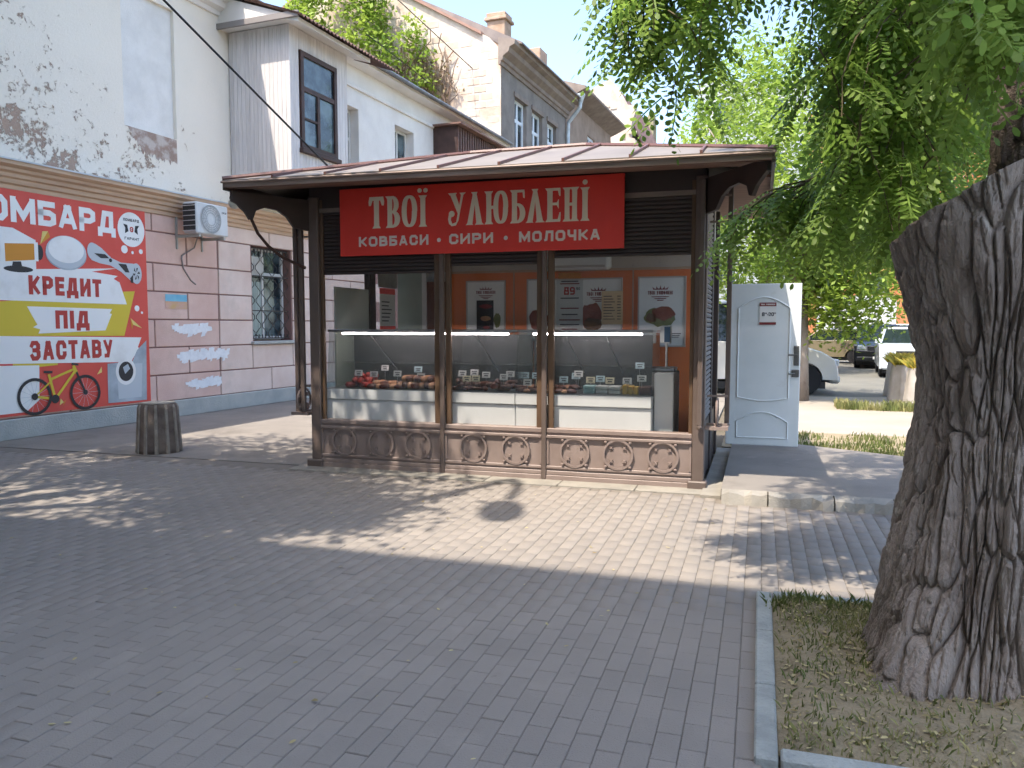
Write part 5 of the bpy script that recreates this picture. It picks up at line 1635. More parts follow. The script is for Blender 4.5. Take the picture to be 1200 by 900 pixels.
poster(3.385, 3.98, 1.34, 2.215, 'white poster with a ham picture at the right of orange wall', 'ham')
pl_ = kthing('price_list', 'cream printed price list hanging in front of the wide poster', 'notice')
MB().box(2.93, bw_ - .05, 1.62, 3.20, bw_ - .046, 2.04).build('sheet', mat('cream paper', '#dcc39a', .7), pl_)
b = MB()
for k in range(9):
    zz = 1.97 - k * .036
    b.quad((2.955, bw_ - .0505, zz), (3.06 + .02 * (k % 3), bw_ - .0505, zz), (3.06 + .02 * (k % 3), bw_ - .0505, zz + .010), (2.955, bw_ - .0505, zz + .010))
    b.quad((3.13, bw_ - .0505, zz), (3.175, bw_ - .0505, zz), (3.175, bw_ - .0505, zz + .010), (3.13, bw_ - .0505, zz + .010))
stuff(b.build('print', m_ink, pl_))
yb = kthing('yellow_label', 'small orange yellow label above the wide poster', 'notice')
MB().box(2.36, bw_ - .04, 2.205, 2.66, bw_ - .036, 2.28).build('sheet', mat('orange yellow paper', '#d08a3a', .7, '#b8702c', 20), yb)
aci = kthing('indoor_air_conditioner', 'white indoor air conditioner high on the back wall of the kiosk', 'air conditioner')
b = MB(); b.cbox(2.20, 1.90, 2.31, 3.05, bw_ - .002, 2.58, .03); b.build('casing', m_kwhite, aci)
b = MB(); b.box(2.24, 1.893, 2.33, 3.0, 1.899, 2.36); b.build('louvre', m_pframe, aci)
# things at the left inside: board, notice on the side pane
bd = kthing('white_board', 'pale greenish board leaning inside the left side pane', 'board')
b = MB(); b.cbox(.075, .38, .58, .10, 1.20, 2.06, .004); b.build('sheet', mat('pale board', '#b9beb4', .7, '#a9ada3', 1.2), bd)
nt_ = kthing('notice', 'white notice with red footer stuck on the left side wall', 'notice')
MB().box(.10, 1.50, 1.60, .104, 1.95, 2.02).build('sheet', m_tag, nt_)
MB().box(.10, 1.50, 1.53, .105, 1.95, 1.598).build('red_footer', m_signred, nt_)
MB().box(.1005, 1.50, 2.022, .103, 1.95, 2.10).build('red_header', m_signred, nt_)
b = MB()
for k in range(6):
    b.box(.1045, 1.55, 1.66 + k * .05, .1055, 1.75 + .03 * (k % 4), 1.675 + k * .05)
stuff(b.build('print', m_ink, nt_))
pp = kthing('printed_poster', 'grey printed poster above the notice on the left side wall', 'poster')
MB().box(.10, 1.46, 2.105, .103, 2.02, 2.48).build('sheet', mat('grey print', '#a9aaa4', .6, '#8f918c', 6), pp)
# notice on the door: opening hours
dn = kthing('opening_hours_notice', 'small white opening hours notice with red bars on the open door', 'notice')
MB().box(4.845, dy - .009, 1.62, 5.04, dy - .006, 1.88).build('sheet', m_tag, dn)
MB().box(4.845, dy - .012, 1.84, 5.04, dy - .0095, 1.885).build('red_header', m_pred, dn)
MB().box(4.845, dy - .012, 1.615, 5.04, dy - .0095, 1.645).build('red_footer', m_pred, dn)
def fd(u, v, w): return (4.845 + u, dy - .0095 - w, v)
b = MB(); text(b, '8', .045, .009, 1, .004, lambda u, v, w: fd(.03 + u, 1.72 + v, w)); text(b, '00', .018, .004, 1, .003, lambda u, v, w: fd(.062 + u, 1.745 + v, w)); text(b, '-', .045, .008, 1, .004, lambda u, v, w: fd(.088 + u, 1.715 + v, w))
text(b, '20', .045, .009, 1, .004, lambda u, v, w: fd(.105 + u, 1.72 + v, w)); text(b, '00', .018, .004, 1, .003, lambda u, v, w: fd(.165 + u, 1.745 + v, w)); b.build('hours', m_ink, dn)
b = MB(); text(b, 'ТВОІ УЛЮБЛЕНІ', .018, .004, 1, .003, lambda u, v, w: (4.86 + u, dy - .0125 - w, 1.853 + v), fit=.165); b.build('header_lettering', m_tag, dn)
# ================================================================== VEHICLES AND PLANTERS ON THE RIGHT
m_tyre = mat('tyre rubber', '#26262a', .85)
m_rim = mat('wheel rim', '#9a9c9f', .35, metal=.5)
m_cglz = mat('car window glass', '#1d2529', .08, spec=.7)
m_lampg = mat('headlight glass', '#c9cdd0', .1, metal=.2)
m_plate = mat('number plate', '#d9d9d4', .5)
m_blackp = mat('black plastic', '#1f1f22', .5)
def car(name, label, loc, heading, paint, outline, wheels, W, cab, r_wheel=.31, hood_lamp=.62, group=None, front=None, cat='car'):
    """outline: side outline (x forward, z) ; cab: (x0, x1 at belt, x2, x3 at roof, belt z, roof z)"""
    c = thing(name, label, cat, loc, heading, group)
    ol = []
    for p in outline:
        ol.append(p)
    # wheel arches cut into the bottom edge, running backwards along it
    zb = min(z for _, z in outline)
    arch = []
    for wx in sorted(wheels, reverse=True):
        for i in range(9):
            a = math.pi * i / 8
            arch.append((wx + (r_wheel + .06) * math.cos(a), zb + .02 + (r_wheel + .06) * math.sin(a) * .95))
    xs_ = [p for p in outline]
    poly = [p for p in xs_] + arch          # outline given clockwise from rear-bottom over the top to front-bottom
    cx = sum(p[0] for p in poly) / len(poly); cz = sum(p[1] for p in poly) / len(poly)
    n = len(poly)
    vs = []
    for (y, k) in ((-W / 2, .955), (-W / 2 + .09, 1.0), (W / 2 - .09, 1.0), (W / 2, .955)):
        vs += [(cx + (x - cx) * (1 - (1 - k) * .5), y, cz + (z - cz) * k if z > cz else z) for x, z in poly]
    fs = [tuple(range(n)), tuple(range(3 * n, 4 * n))[::-1]]
    for s_ in range(3):
        fs += [(s_ * n + i, s_ * n + (i + 1) % n, (s_ + 1) * n + (i + 1) % n, (s_ + 1) * n + i) for i in range(n)]
    b = MB(); b.add(vs, fs); b.fix = True
    b.build('body', paint, c)
    x0, x1, x2, x3, zb_, zr = cab
    wb, wt = W / 2 - .06, W / 2 - .22
    b = MB(); b.add([(x0, -wb, zb_), (x1, -wb, zb_), (x1, wb, zb_), (x0, wb, zb_), (x2, -wt, zr), (x3, -wt, zr), (x3, wt, zr), (x2, wt, zr)], [(0, 1, 5, 4), (1, 2, 6, 5), (2, 3, 7, 6), (3, 0, 4, 7), (4, 5, 6, 7)])
    b.build('windows', m_cglz, c)
    b = MB(); b.add([(x2 - .04, -wt - .02, zr - .02), (x3 + .05, -wt - .02, zr - .02), (x3 + .05, wt + .02, zr - .02), (x2 - .04, wt + .02, zr - .02), (x2 + .1, -wt + .1, zr + .045), (x3 - .1, -wt + .1, zr + .045), (x3 - .1, wt - .1, zr + .045), (x2 + .1, wt - .1, zr + .045)], [(0, 1, 5, 4), (1, 2, 6, 5), (2, 3, 7, 6), (3, 0, 4, 7), (4, 5, 6, 7), (0, 3, 2, 1)])
    b.build('roof', paint, c)
    for (pa, pb) in (((x0, zb_), (x2, zr)), ((x1, zb_), (x3, zr)), (((x0 + x1) / 2, zb_), ((x2 + x3) / 2, zr))):
        for s_ in (-1, 1):
            b = MB(); b.tube([(pa[0], s_ * wb, pa[1]), (pb[0], s_ * wt, pb[1])], .035, 6); b.build('pillar', paint, c)
    for wx in wheels:
        for s_ in (-1, 1):
            w_ = MB(); w_.lathe([(r_wheel * .62, -.09), (r_wheel * .95, -.10), (r_wheel, -.07), (r_wheel, .07), (r_wheel * .95, .10), (r_wheel * .62, .09)], 24)
            o = w_.build('wheel', m_tyre, c); o.rotation_euler = (math.pi / 2, 0, 0); o.location = (wx, s_ * (W / 2 - .12), r_wheel)
            q = MB(); q.lathe([(.02, -.085), (r_wheel * .62, -.085), (r_wheel * .62, .085), (.02, .085)], 16); q.build('rim', m_rim, o)
    fx = max(x for x, _ in outline)
    for s_ in (-1, 1):
        b = MB(); b.cbox(fx - .16, s_ * (W / 2 - .10) - (.0 if s_ < 0 else .30), hood_lamp, fx + .006, s_ * (W / 2 - .10) + (.30 if s_ < 0 else 0), hood_lamp + .17, .03); b.build('headlight', m_lampg, c)
        b = MB(); b.cbox(x1 - .35, s_ * (W / 2 + .02) - .08, zb_ - .02, x1 - .2, s_ * (W / 2 + .02) + .08, zb_ + .12, .02); b.build('mirror', paint, c)
    b = MB(); b.cbox(fx - .1, -W / 2 + .45, hood_lamp - .02, fx + .012, W / 2 - .45, hood_lamp + .14, .02); b.build('grille', m_blackp, c)
    b = MB(); b.cbox(fx - .2, -W / 2 + .06, .26, fx + .03, W / 2 - .06, .46, .05); b.build('bumper', front or paint, c)
    b = MB(); b.box(fx + .031, -.26, .36, fx + .036, .26, .46); b.build('number_plate', m_plate, c)
    b = MB(); b.box(-fx * .0 + min(x for x, _ in outline) + .3, -W / 2 + .1, .14, fx - .3, W / 2 - .1, .3); b.build('underbody', m_blackp, c)
    return c
def paint(name, col): return mat(name, col, .28, None, coat=.5)
sedan = [(-2.1, .28), (-2.15, .62), (-2.05, .92), (-1.5, .98), (1.0, .95), (1.55, .88), (2.0, .78), (2.12, .6), (2.1, .26)]
hatch = [(-1.85, .28), (-1.9, .6), (-1.82, .95), (-1.5, 1.0), (.9, .98), (1.45, .9), (1.85, .78), (1.95, .6), (1.92, .26)]
suv = [(-2.2, .3), (-2.25, .7), (-2.15, 1.05), (-1.5, 1.08), (1.1, 1.06), (1.75, 1.0), (2.15, .86), (2.24, .66), (2.2, .28)]
def face(x, y): return math.atan2(-y, -x)
van_ol = [(-2.8, .35), (-2.85, 1.0), (-2.8, 1.25), (.75, 1.25), (1.25, 1.16), (1.75, 1.0), (2.05, .82), (2.12, .62), (2.15, .34)]
car('white_van', 'white bonneted van parked behind the open door, nose to the right', (5.55, 19.30, 0), R(-6), paint('white van paint', '#d3d2cf'), van_ol, (1.38, -1.6), 1.95, (-2.75, 1.05, -2.7, .30, 1.25, 2.15), .36, .66, front=mat('grey bumper plastic', '#b5b5b3', .5), cat='van')
car('tan_car', 'tan hatchback parked nose in beyond the van', (13.9, 34.6, 0), R(150), paint('tan paint', '#7d735c'), hatch, (1.25, -1.2), 1.68, (-1.7, .95, -1.2, .2, .98, 1.42))
car('light_blue_car', 'light blue car parked beyond the tan one', (16.2, 38.5, 0), R(-108), paint('light blue paint', '#8fb0cc'), hatch, (1.25, -1.2), 1.7, (-1.7, .95, -1.2, .2, .98, 1.42))
car('black_car', 'black car parked facing the viewer beside the white one', (14.55, 31.2, 0), R(-113), paint('black paint', '#17191c'), suv, (1.4, -1.35), 1.8, (-2.1, 1.15, -1.6, .35, 1.06, 1.62), .33, .70)
car('white_car', 'white car half hidden by the trunk, facing the viewer', (13.05, 25.9, 0), R(-113), paint('silver white paint', '#c7ced2'), suv, (1.4, -1.35), 1.84, (-2.0, 1.15, -1.5, .3, 1.05, 1.52), .33, .70)
car('far_white_car', 'white estate car far back above the black car roof', (21.5, 44.0, 0), R(170), paint('far white paint', '#d5d3d3'), suv, (1.4, -1.35), 1.84, (-2.0, 1.15, -1.7, .4, 1.05, 1.66), .33, .70)

# fluted concrete planters with yellowish flowers
m_plant = mat('yellowing plant', '#8a8f3c', .7, '#c4a640', 6, rnd=.25, trans=.3)
def planter(loc, label, s_=1.0):
    p = thing('planter', label, 'planter', loc, random.uniform(0, 1), 'fluted planters by the road')
    b = MB(); b.lathe([(.36 * s_, 0), (.37 * s_, .06), (.30 * s_, .72 * s_), (.29 * s_, .78 * s_), (.25 * s_, .78 * s_), (.24 * s_, .70 * s_)], 60, mod=lambda a, z: 1 - .07 * (.5 + .5 * math.copysign(abs(math.cos(7 * a)) ** .5, math.cos(7 * a))) if z < .74 * s_ else .97)
    b.build('pot', mat('whitewashed concrete', '#b9b2aa', .9, '#a79d93', 4), p)
    o = blades('plants', (-.26 * s_, .26 * s_, -.26 * s_, .26 * s_, lambda x, y: x * x + y * y < .06 * s_ * s_), 520, .10, .32, m_plant, p, lean=1.2, w=.009, z0=.70 * s_)
planter((8.05, 15.3, 0), 'fluted white planter with yellow plants nearest the tree trunk', 1.0)
planter((8.35, 16.6, 0), 'fluted white planter with yellow plants, left one seen past the trunk', 1.0)
planter((8.9, 17.9, 0), 'fluted white planter farthest back beside the road', 1.0)
# ================================================================== THE BIG LOCUST TREE
m_bark = mat('deeply furrowed bark', '#a3968b', .92, '#7f7267', 3.5, .35, .7, bump=.9, bscale=110, stretch=(1, 1, .35), stain=[('#64554a', 6, .54, .72), ('#c2b9ac', 14, .60, .74)])
m_cut = mat('weathered cut wood', '#9a8474', .9, '#7d6758', 6, bump=.6, bscale=30)
m_locust = mat('locust leaflets', '#93ad50', .5, '#739242', 1.2, rnd=.28, trans=.58)
m_twig = mat('green brown twig', '#5b5138', .8)
locust = thing('locust_tree', 'big furrowed locust tree with sawn stub and drooping leafy branches at right', 'tree', (2.12, 3.45, 0), 0)
def bark_surface(nt, nz, centre, radius, zfun, seed, amp, kt):
    """a closed strip of bark: centre(z)->(x,y), radius(theta,z), furrowed by meandering ridges"""
    th = np.linspace(0, 2 * np.pi, nt, endpoint=False)
    tz = np.linspace(0, 1, nz)
    T, Z01 = np.meshgrid(th, tz)
    Z = zfun(T, Z01)
    cx, cy = centre(Z)
    Rr = radius(T, Z)
    ct, st = np.cos(T), np.sin(T)
    # elongated bark plates: cells of a jittered grid wrapped round the trunk, deep furrows where two cells meet
    px, py = ct * 2.2 + 7, st * 2.2 + 7
    warp = (vnoise(px * 1.1, py * 1.1, Z * 1.3 + seed) - .5) * 2.4 + (vnoise(px * 3, py * 3, Z * 4.0 + seed + 9) - .5) * .8
    def cells(Na, Nb, sd, w_):
        a = T / (2 * np.pi) * Na + warp * w_
        bz = Z * Nb + (vnoise(px * 2, py * 2, Z * 2 + sd) - .5) * 1.2
        ai, bi = np.floor(a).astype(int), np.floor(bz).astype(int)
        f1 = np.full(a.shape, 9.0); f2 = np.full(a.shape, 9.0); idv = np.zeros(a.shape)
        for da in (-1, 0, 1):
            for db in (-1, 0, 1):
                ga, gb = (ai + da) % Na, (bi + db) % 61
                j1 = _PERM[ga % 64, gb, int(sd) % 64]; j2 = _PERM[gb, ga % 64, (int(sd) + 17) % 64]
                d_ = np.hypot(ai + da + .1 + .8 * j1 - a, (bi + db + j2 - bz) * .9)
                nearer = d_ < f1
                f2 = np.where(nearer, f1, np.minimum(f2, d_)); idv = np.where(nearer, j1, idv); f1 = np.where(nearer, d_, f1)
        return f2 - f1, idv
    e1, id1 = cells(kt, 3.0, seed + 3, 1.0)
    e2, id2 = cells(kt * 2, 6.5, seed + 11, 1.7)
    plate = np.clip(e1 * 4.6, 0, 1) ** .6
    fine = np.clip(e2 * 3.0, 0, 1) ** .7
    lump = vnoise(px * 3.2, py * 3.2, Z * 2.2 + seed + 3)
    grain = vnoise(px * 22, py * 22, Z * 14 + seed)
    h = amp * (plate * (.72 + .42 * id1) + .30 * fine * plate * (.5 + id2) + .24 * grain - .6) + (lump - .5) * .06
    Rr = Rr + h
    V = np.stack([cx + ct * Rr, cy + st * Rr, Z], -1).reshape(-1, 3)
    ii = np.arange(nt * nz).reshape(nz, nt)
    F = np.stack([ii[:-1, :], np.roll(ii, -1, 1)[:-1, :], np.roll(ii, -1, 1)[1:, :], ii[1:, :]], -1).reshape(-1, 4)
    return V, F, ii[-1]
zk = np.array([-.1, 0, .08, .2, .4, .8, 1.2, 1.5, 1.8, 2.1, 2.5])
rk_ = np.array([.60, .53, .48, .43, .39, .345, .315, .32, .35, .38, .40])
def t_centre(Z): return .0 + .045 * np.clip(Z, 0, 3), .02 * Z
def t_radius(T, Z):
    r_ = np.interp(Z, zk, rk_)
    d = np.cos(T - 3.55)                       # towards the viewer's left
    r_ = r_ + .20 * np.clip(d, 0, 1) ** 3 * np.clip((Z - 1.25) / .75, 0, 1) ** 1.3
    r_ = r_ + (.055 * np.cos(5 * T + .6) + .04 * np.cos(3 * T + 2.0)) * np.clip(1 - Z / .7, 0, 1) ** 1.2
    r_ = r_ + .018 * np.cos(2 * T + Z * 2.2)
    return r_
def t_z(T, t):
    top = np.minimum(2.28 + .30 * np.cos(T) - .10 * np.sin(T) + .025 * np.cos(3 * T), 2.40 + .03 * np.cos(5 * T))
    return -.1 + t * (top + .1)
V, F, ring = bark_surface(760, 430, t_centre, t_radius, t_z, 2.0, .044, 46)
trunk = link('trunk', npmesh('trunk', V, F, m_bark, True), locust)
# sawn top of the stub
cV = V[ring]
c0 = cV.mean(0); c0[2] += .05
n = len(cV)
V2 = [tuple(c0)]
F2 = []
for k, f in enumerate((.33, .66, 1.0)):
    for p in cV:
        q = c0 + (p - c0) * f
        V2.append((q[0], q[1], q[2] + random.uniform(-.008, .008) * (f < 1)))
for i in range(n):
    F2.append((0, 1 + i, 1 + (i + 1) % n, 1 + (i + 1) % n))
V2 = np.array(V2)
tris = [(0, 1 + i, 1 + (i + 1) % n) for i in range(n)]
quads = []
for k in (0, 1):
    a = 1 + k * n; c_ = 1 + (k + 1) * n
    for i in range(n):
        quads += [(a + i, c_ + i, c_ + (i + 1) % n), (a + i, c_ + (i + 1) % n, a + (i + 1) % n)]
link('sawn_stub', npmesh('sawn_stub', V2, np.array(tris + quads), m_cut, True), trunk)
# the living limb, leaning up and away to the right
def l_centre(Z): 
    t = np.clip((Z - 1.5) / 4.5, 0, 1)
    return .08 + .24 * np.clip((Z - 1.5) / .8, 0, 1) + .16 * t + .25 * t * t, .06 + .5 * t
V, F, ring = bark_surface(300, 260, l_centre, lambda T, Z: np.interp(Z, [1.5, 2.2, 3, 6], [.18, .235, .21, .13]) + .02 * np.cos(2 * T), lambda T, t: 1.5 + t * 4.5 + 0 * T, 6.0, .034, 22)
link('limb', npmesh('limb', V, F, mat('shade darkened bark', '#5d5148', .92, '#443a33', 4, bump=.8, bscale=90), True), locust)  # shade of the crown is put into this darker bark colour

# compound leaf: 6 pairs of leaflets and a terminal one, drooping slightly; local x along the midrib, y sideways, z up
def compound_leaf():
    V = []
    def leaflet(o, d, s_, L_, w):
        o, d, s_ = Vector(o), Vector(d).normalized(), Vector(s_).normalized()
        for (u, v) in ((0, 0), (.28, .42), (.68, .46), (1, 0), (.68, -.46), (.28, -.42)):
            p = o + d * (L_ * u) + s_ * (w * v) + Vector((0, 0, -abs(v) * .004 - .004 * u))
            V.append(tuple(p))
    npair = 6
    for i in range(npair):
        x = .045 + i * .027
        z = -.06 * (x / .2) ** 2
        sz = 1 - .12 * abs(i - 2.5) / 2.5
        for s_ in (-1, 1):
            leaflet((x, s_ * .003, z), (.35, s_, -.25), (1, -s_ * .35, 0), .040 * sz, .021 * sz)
    leaflet((.045 + npair * .027, 0, -.06), (1, 0, -.5), (0, 1, 0), .036, .019)
    n = len(V) // 6
    return np.array(V), np.arange(n * 6).reshape(n, 6)
LV, LF = compound_leaf()
def spray(p0, d0, length, n, droop=.9):
    """a drooping twig; returns its path and a list of leaf frames (origin, x, y, z axes, scale)"""
    p = Vector(p0); d = Vector(d0).normalized()
    path, leaves = [p.copy()], []
    st = length / n
    for i in range(n):
        d = (d + Vector((random.gauss(0, .08), random.gauss(0, .08), -droop * .14))).normalized()
        p = p + d * st
        path.append(p.copy())
        a = random.uniform(0, 6.28)
        side = Vector((math.cos(a), math.sin(a), random.uniform(-.75, .05)))
        x = (d * .35 + side).normalized()
        zt = Vector((random.gauss(0, .35), random.gauss(0, .35), 1))
        y = zt.cross(x).normalized(); z = x.cross(y)
        leaves.append((p.copy(), x, y, z, random.uniform(1.0, 1.5)))
    return path, leaves
def leaves_mesh(name, leaves, m):
    n = len(leaves)
    O = np.array([tuple(l[0]) for l in leaves]); X = np.array([tuple(l[1]) for l in leaves]); Y = np.array([tuple(l[2]) for l in leaves]); Z = np.array([tuple(l[3]) for l in leaves]); S = np.array([l[4] for l in leaves])
    V = O[:, None, :] + (LV[None, :, 0:1] * X[:, None, :] + LV[None, :, 1:2] * Y[:, None, :] + LV[None, :, 2:3] * Z[:, None, :]) * S[:, None, None]
    F = LF[None] + (np.arange(n) * len(LV))[:, None, None]
    return npmesh(name, V.reshape(-1, 3), F.reshape(-1, 6), m)
base = Vector((2.12, 3.45, 0))
# hanging twigs of the low crown: where they end, seen as a band of drooping sprays over the square (world coordinates)
def hang(xr, yr, bottom, n, lmin, lmax, acc_p, acc_l, nl=13):
    for _ in range(n):
        x, y = random.uniform(*xr), random.uniform(*yr)
        zb = bottom(x, y) + abs(random.gauss(0, .38))
        L_ = random.uniform(lmin, lmax)
        a = random.uniform(0, 6.28)
        p, l = spray((x + .15 * math.cos(a), y + .15 * math.sin(a), zb + L_ * .93), (math.cos(a) * -.5, math.sin(a) * -.5, -.25), L_, nl)
        acc_p.append(p); acc_l.extend(l)
vis_p, vis_l, top_p, top_l = [], [], [], []
def zb_curtain(x, y):
    return float(np.interp(x, [.1, .25, .37, .48, .62, .74, .87, .97, 1.05, 1.2, 1.5], [3.4, 3.25, 2.93, 3.05, 2.84, 3.02, 2.66, 2.62, 3.1, 3.3, 3.3])) + .1 * (y - 4.2)
hang((.58, 1.5), (3.8, 4.8), zb_curtain, 58, .40, .75, vis_p, vis_l)
def bough(n, ylo, yhi, q, dq, zfun, lmin, lmax):
    for _ in range(n):
        y = random.uniform(ylo, yhi); x = q * y + random.uniform(-dq, dq) * y
        hang((x, x), (y, y), zfun, 1, lmin, lmax, vis_p, vis_l)
bough(125, 3.9, 6.6, .452, .052, lambda x, y: 1.78 + .25 * random.random() + .35 * random.random() ** 2 * 2.4, .45, .9)
bough(65, 3.9, 6.4, .46, .06, lambda x, y: 2.5 + .8 * random.random(), .45, .8)
bough(70, 4.2, 6.4, .55, .07, lambda x, y: 2.45 + .5 * random.random(), .4, .8)
bough(34, 2.5, 3.3, .61, .05, lambda x, y: 2.35 + .35 * random.random(), .3, .6)
hang((1.05, 1.45), (1.55, 2.0), lambda x, y: 2.12, 5, .3, .5, vis_p, vis_l, 8)
# the low sunlit spray reaching towards the kiosk
for k in range(16):
    t = k / 15
    p0 = (2.28 - .62 * t + random.uniform(-.05, .05), 4.95 + random.uniform(-.2, .2), 2.58 - .16 * t + random.uniform(-.06, .05))
    p, l = spray(p0, (-.8, random.uniform(-.3, .3), .1), random.uniform(.35, .6), 10, 1.2)
    vis_p.append(p); vis_l.extend(l)
# main crown above
while len(top_l) < 4000:
    q = Vector((random.gauss(0, 1), random.gauss(0, 1), random.gauss(0, 1))).normalized() * random.uniform(.55, 1) 
    c_, e_ = (Vector((2.75, 5.0, 5.9)), (2.35, 2.5, 1.5)) if len(top_l) < 3300 else (Vector((1.7, 2.6, 6.2)), (1.5, 1.4, .9))
    p0 = c_ + Vector((q.x * e_[0], q.y * e_[1], q.z * e_[2]))
    if vnoise(np.array([p0.x * .9]), np.array([p0.y * .9]), np.array([p0.z * .9]))[0] < .40: continue
    a = random.uniform(0, 6.28)
    p, l = spray(p0, (math.cos(a), math.sin(a), .1), random.uniform(.5, .9), 12, .8)
    top_p.append(p); top_l.extend(l)
def rel(leaves): return [(l[0] - base, l[1], l[2], l[3], l[4]) for l in leaves]
# the leaves that show largest are leaves of their own, the rest is one mass of foliage
def size_in_view(l):
    p = l[0]
    if p.y < 1 or abs(p.x / p.y) > .66 or (p.z - 1.6) / p.y > .42: return 0
    return l[4] / p.y
vis_l.sort(key=size_in_view, reverse=True)
big, small = vis_l[:260], vis_l[260:]
lf = [tuple(int(i) for i in f) for f in LF]        # leaflets share their base points with the midrib
for i in range(5):
    lf.append((12 * i, 12 * i + 6, 12 * i + 18, 12 * i + 12))
lf.append((60, 66, 72))
leaf_b = MB(); leaf_b.add([tuple(v) for v in LV], lf); leaf_me = leaf_b.mesh('leaf', m_locust)
for l in rel(big):
    o = link('leaf', leaf_me, locust)
    o.matrix_local = Matrix(((l[1].x * l[4], l[2].x * l[4], l[3].x * l[4], l[0].x), (l[1].y * l[4], l[2].y * l[4], l[3].y * l[4], l[0].y), (l[1].z * l[4], l[2].z * l[4], l[3].z * l[4], l[0].z), (0, 0, 0, 1)))
stuff(link('foliage', leaves_mesh('foliage', rel(small), m_locust), locust))
stuff(link('crown', leaves_mesh('crown', rel(top_l), m_locust), locust))
tw = MB()
for p in vis_p + top_p[::2]:
    tw.tube([q - base for q in p[::3] + [p[-1]]], [.006, .005, .004, .0035, .003, .003][:len(p[::3]) + 1], 4, cap=False)
stuff(tw.build('twigs', m_twig, locust))
for (pts, r0, r1) in (([(2.35, 3.6, 3.2), (2.0, 3.9, 3.75), (1.3, 4.2, 4.0), (.5, 4.3, 3.9), (.2, 4.3, 3.7)], .07, .015), ([(2.45, 3.65, 3.4), (2.3, 4.6, 4.0), (2.5, 5.6, 3.9), (2.8, 6.6, 3.4)], .08, .02),
                      ([(2.5, 3.7, 4.2), (3.0, 4.4, 5.2), (3.5, 5.4, 6.0)], .1, .03), ([(2.55, 3.8, 4.6), (2.0, 4.6, 5.6), (1.6, 5.6, 6.3)], .09, .03), ([(2.6, 3.85, 5.2), (2.8, 4.8, 6.4), (3.0, 5.6, 7.0)], .08, .03),
                      ([(2.45, 4.5, 3.95), (2.4, 4.9, 3.3), (2.3, 4.95, 2.65), (1.95, 4.95, 2.55), (1.65, 4.95, 2.4)], .03, .006)):
    # smooth the branch and taper it
    P = [Vector(p) - base for p in pts]
    fine_ = []
    for i in range(len(P) - 1):
        for k in range(4):
            t = k / 4
            a0 = P[max(i - 1, 0)]; a1 = P[i]; a2 = P[i + 1]; a3 = P[min(i + 2, len(P) - 1)]
            fine_.append(.5 * ((2 * a1) + (a2 - a0) * t + (2 * a0 - 5 * a1 + 4 * a2 - a3) * t * t + (3 * a1 - a0 - 3 * a2 + a3) * t ** 3))
    fine_.append(P[-1])
    nn_ = len(fine_)
    b = MB(); b.tube(fine_, [r0 + (r1 - r0) * i / (nn_ - 1) for i in range(nn_)], 8); b.build('bough', m_bark, locust, smooth=True)

# ================================================================== OTHER TREES (small single leaves in clumps)
def leaf_cloud(centres, per, spread, size, flat=1.0):
    n = len(centres) * per
    C_ = np.repeat(np.array(centres), per, 0)
    O = C_ + RNG.normal(0, 1, (n, 3)) * np.array([spread, spread, spread * flat])
    a = RNG.uniform(0, 2 * np.pi, n); el = RNG.normal(-.2, .5, n)
    X = np.stack([np.cos(a) * np.cos(el), np.sin(a) * np.cos(el), np.sin(el)], -1)
    up = np.stack([RNG.normal(0, .45, n), RNG.normal(0, .45, n), np.ones(n)], -1)
    Y = np.cross(up, X); Y /= np.linalg.norm(Y, axis=1, keepdims=True)
    s_ = size * RNG.uniform(.6, 1.25, n)[:, None]
    V = np.stack([O - X * s_, O + Y * s_ * .5, O + X * s_, O - Y * s_ * .5], 1)
    return V.reshape(-1, 3), np.arange(n * 4).reshape(n, 4)
def clumps(c, r_, n, inner=.45, cut=.38, f=.8):
    out = []
    while len(out) < n:
        q = RNG.normal(0, 1, 3); q /= np.linalg.norm(q); q *= RNG.uniform(inner, 1.0) ** .7
        p = np.array(c) + q * np.array(r_)
        if vnoise(p[0:1] * f + 20, p[1:2] * f + 20, p[2:3] * f + 20)[0] > cut:
            out.append(p)
    return out
def simple_tree(name, label, loc, h_trunk, r_trunk, crowns, m, per, spread, size, nclump, group=None, lean=(0, 0)):
    t = thing(name, label, 'tree', loc, 0, group)
    b = MB()
    top = (lean[0], lean[1], h_trunk)
    b.tube([(0, 0, -.1), (lean[0] * .3, lean[1] * .3, h_trunk * .4), top], [r_trunk * 1.3, r_trunk, r_trunk * .7], 12)
    o = b.build('trunk', m_bark, t, smooth=True)
    for (c, r_) in crowns:
        for k in range(5):
            e = Vector(c) + Vector((random.uniform(-.6, .6) * r_[0], random.uniform(-.6, .6) * r_[1], random.uniform(-.2, .6) * r_[2]))
            mid = (Vector(top) + e) / 2 + Vector((0, 0, .3))
            b = MB(); b.tube([top, mid, e], [r_trunk * .5, r_trunk * .3, r_trunk * .08], 6); b.build('limb', m_bark, o, smooth=True)
    cs = []
    for (c, r_) in crowns:
        cs += clumps(c, r_, nclump)
    V, F = leaf_cloud(cs, per, spread, size)
    stuff(link('crown', npmesh('crown', V, F, m), t))
    return t
m_lf1 = mat('bright summer leaves', '#a0b550', .55, '#7d9a40', .7, rnd=.22, trans=.5)
m_lf2 = mat('green summer leaves', '#5f7f36', .55, '#769542', .7, rnd=.22, trans=.45)
simple_tree('leafy_tree', 'bright yellow green tree behind the kiosk and open door', (6.2, 16.8, 0), 2.2, .14, [((-.7, 0, 4.6), (2.0, 1.7, 2.6)), ((.9, -.2, 2.75), (1.1, 1.2, 1.35))], m_lf1, 34, .22, .078, 230)
simple_tree('leafy_tree', 'green tree standing over the parked cars', (15.5, 30.0, 0), 3.0, .2, [((0, 0, 6.5), (3.6, 3.4, 3.4))], m_lf2, 34, .34, .11, 190)
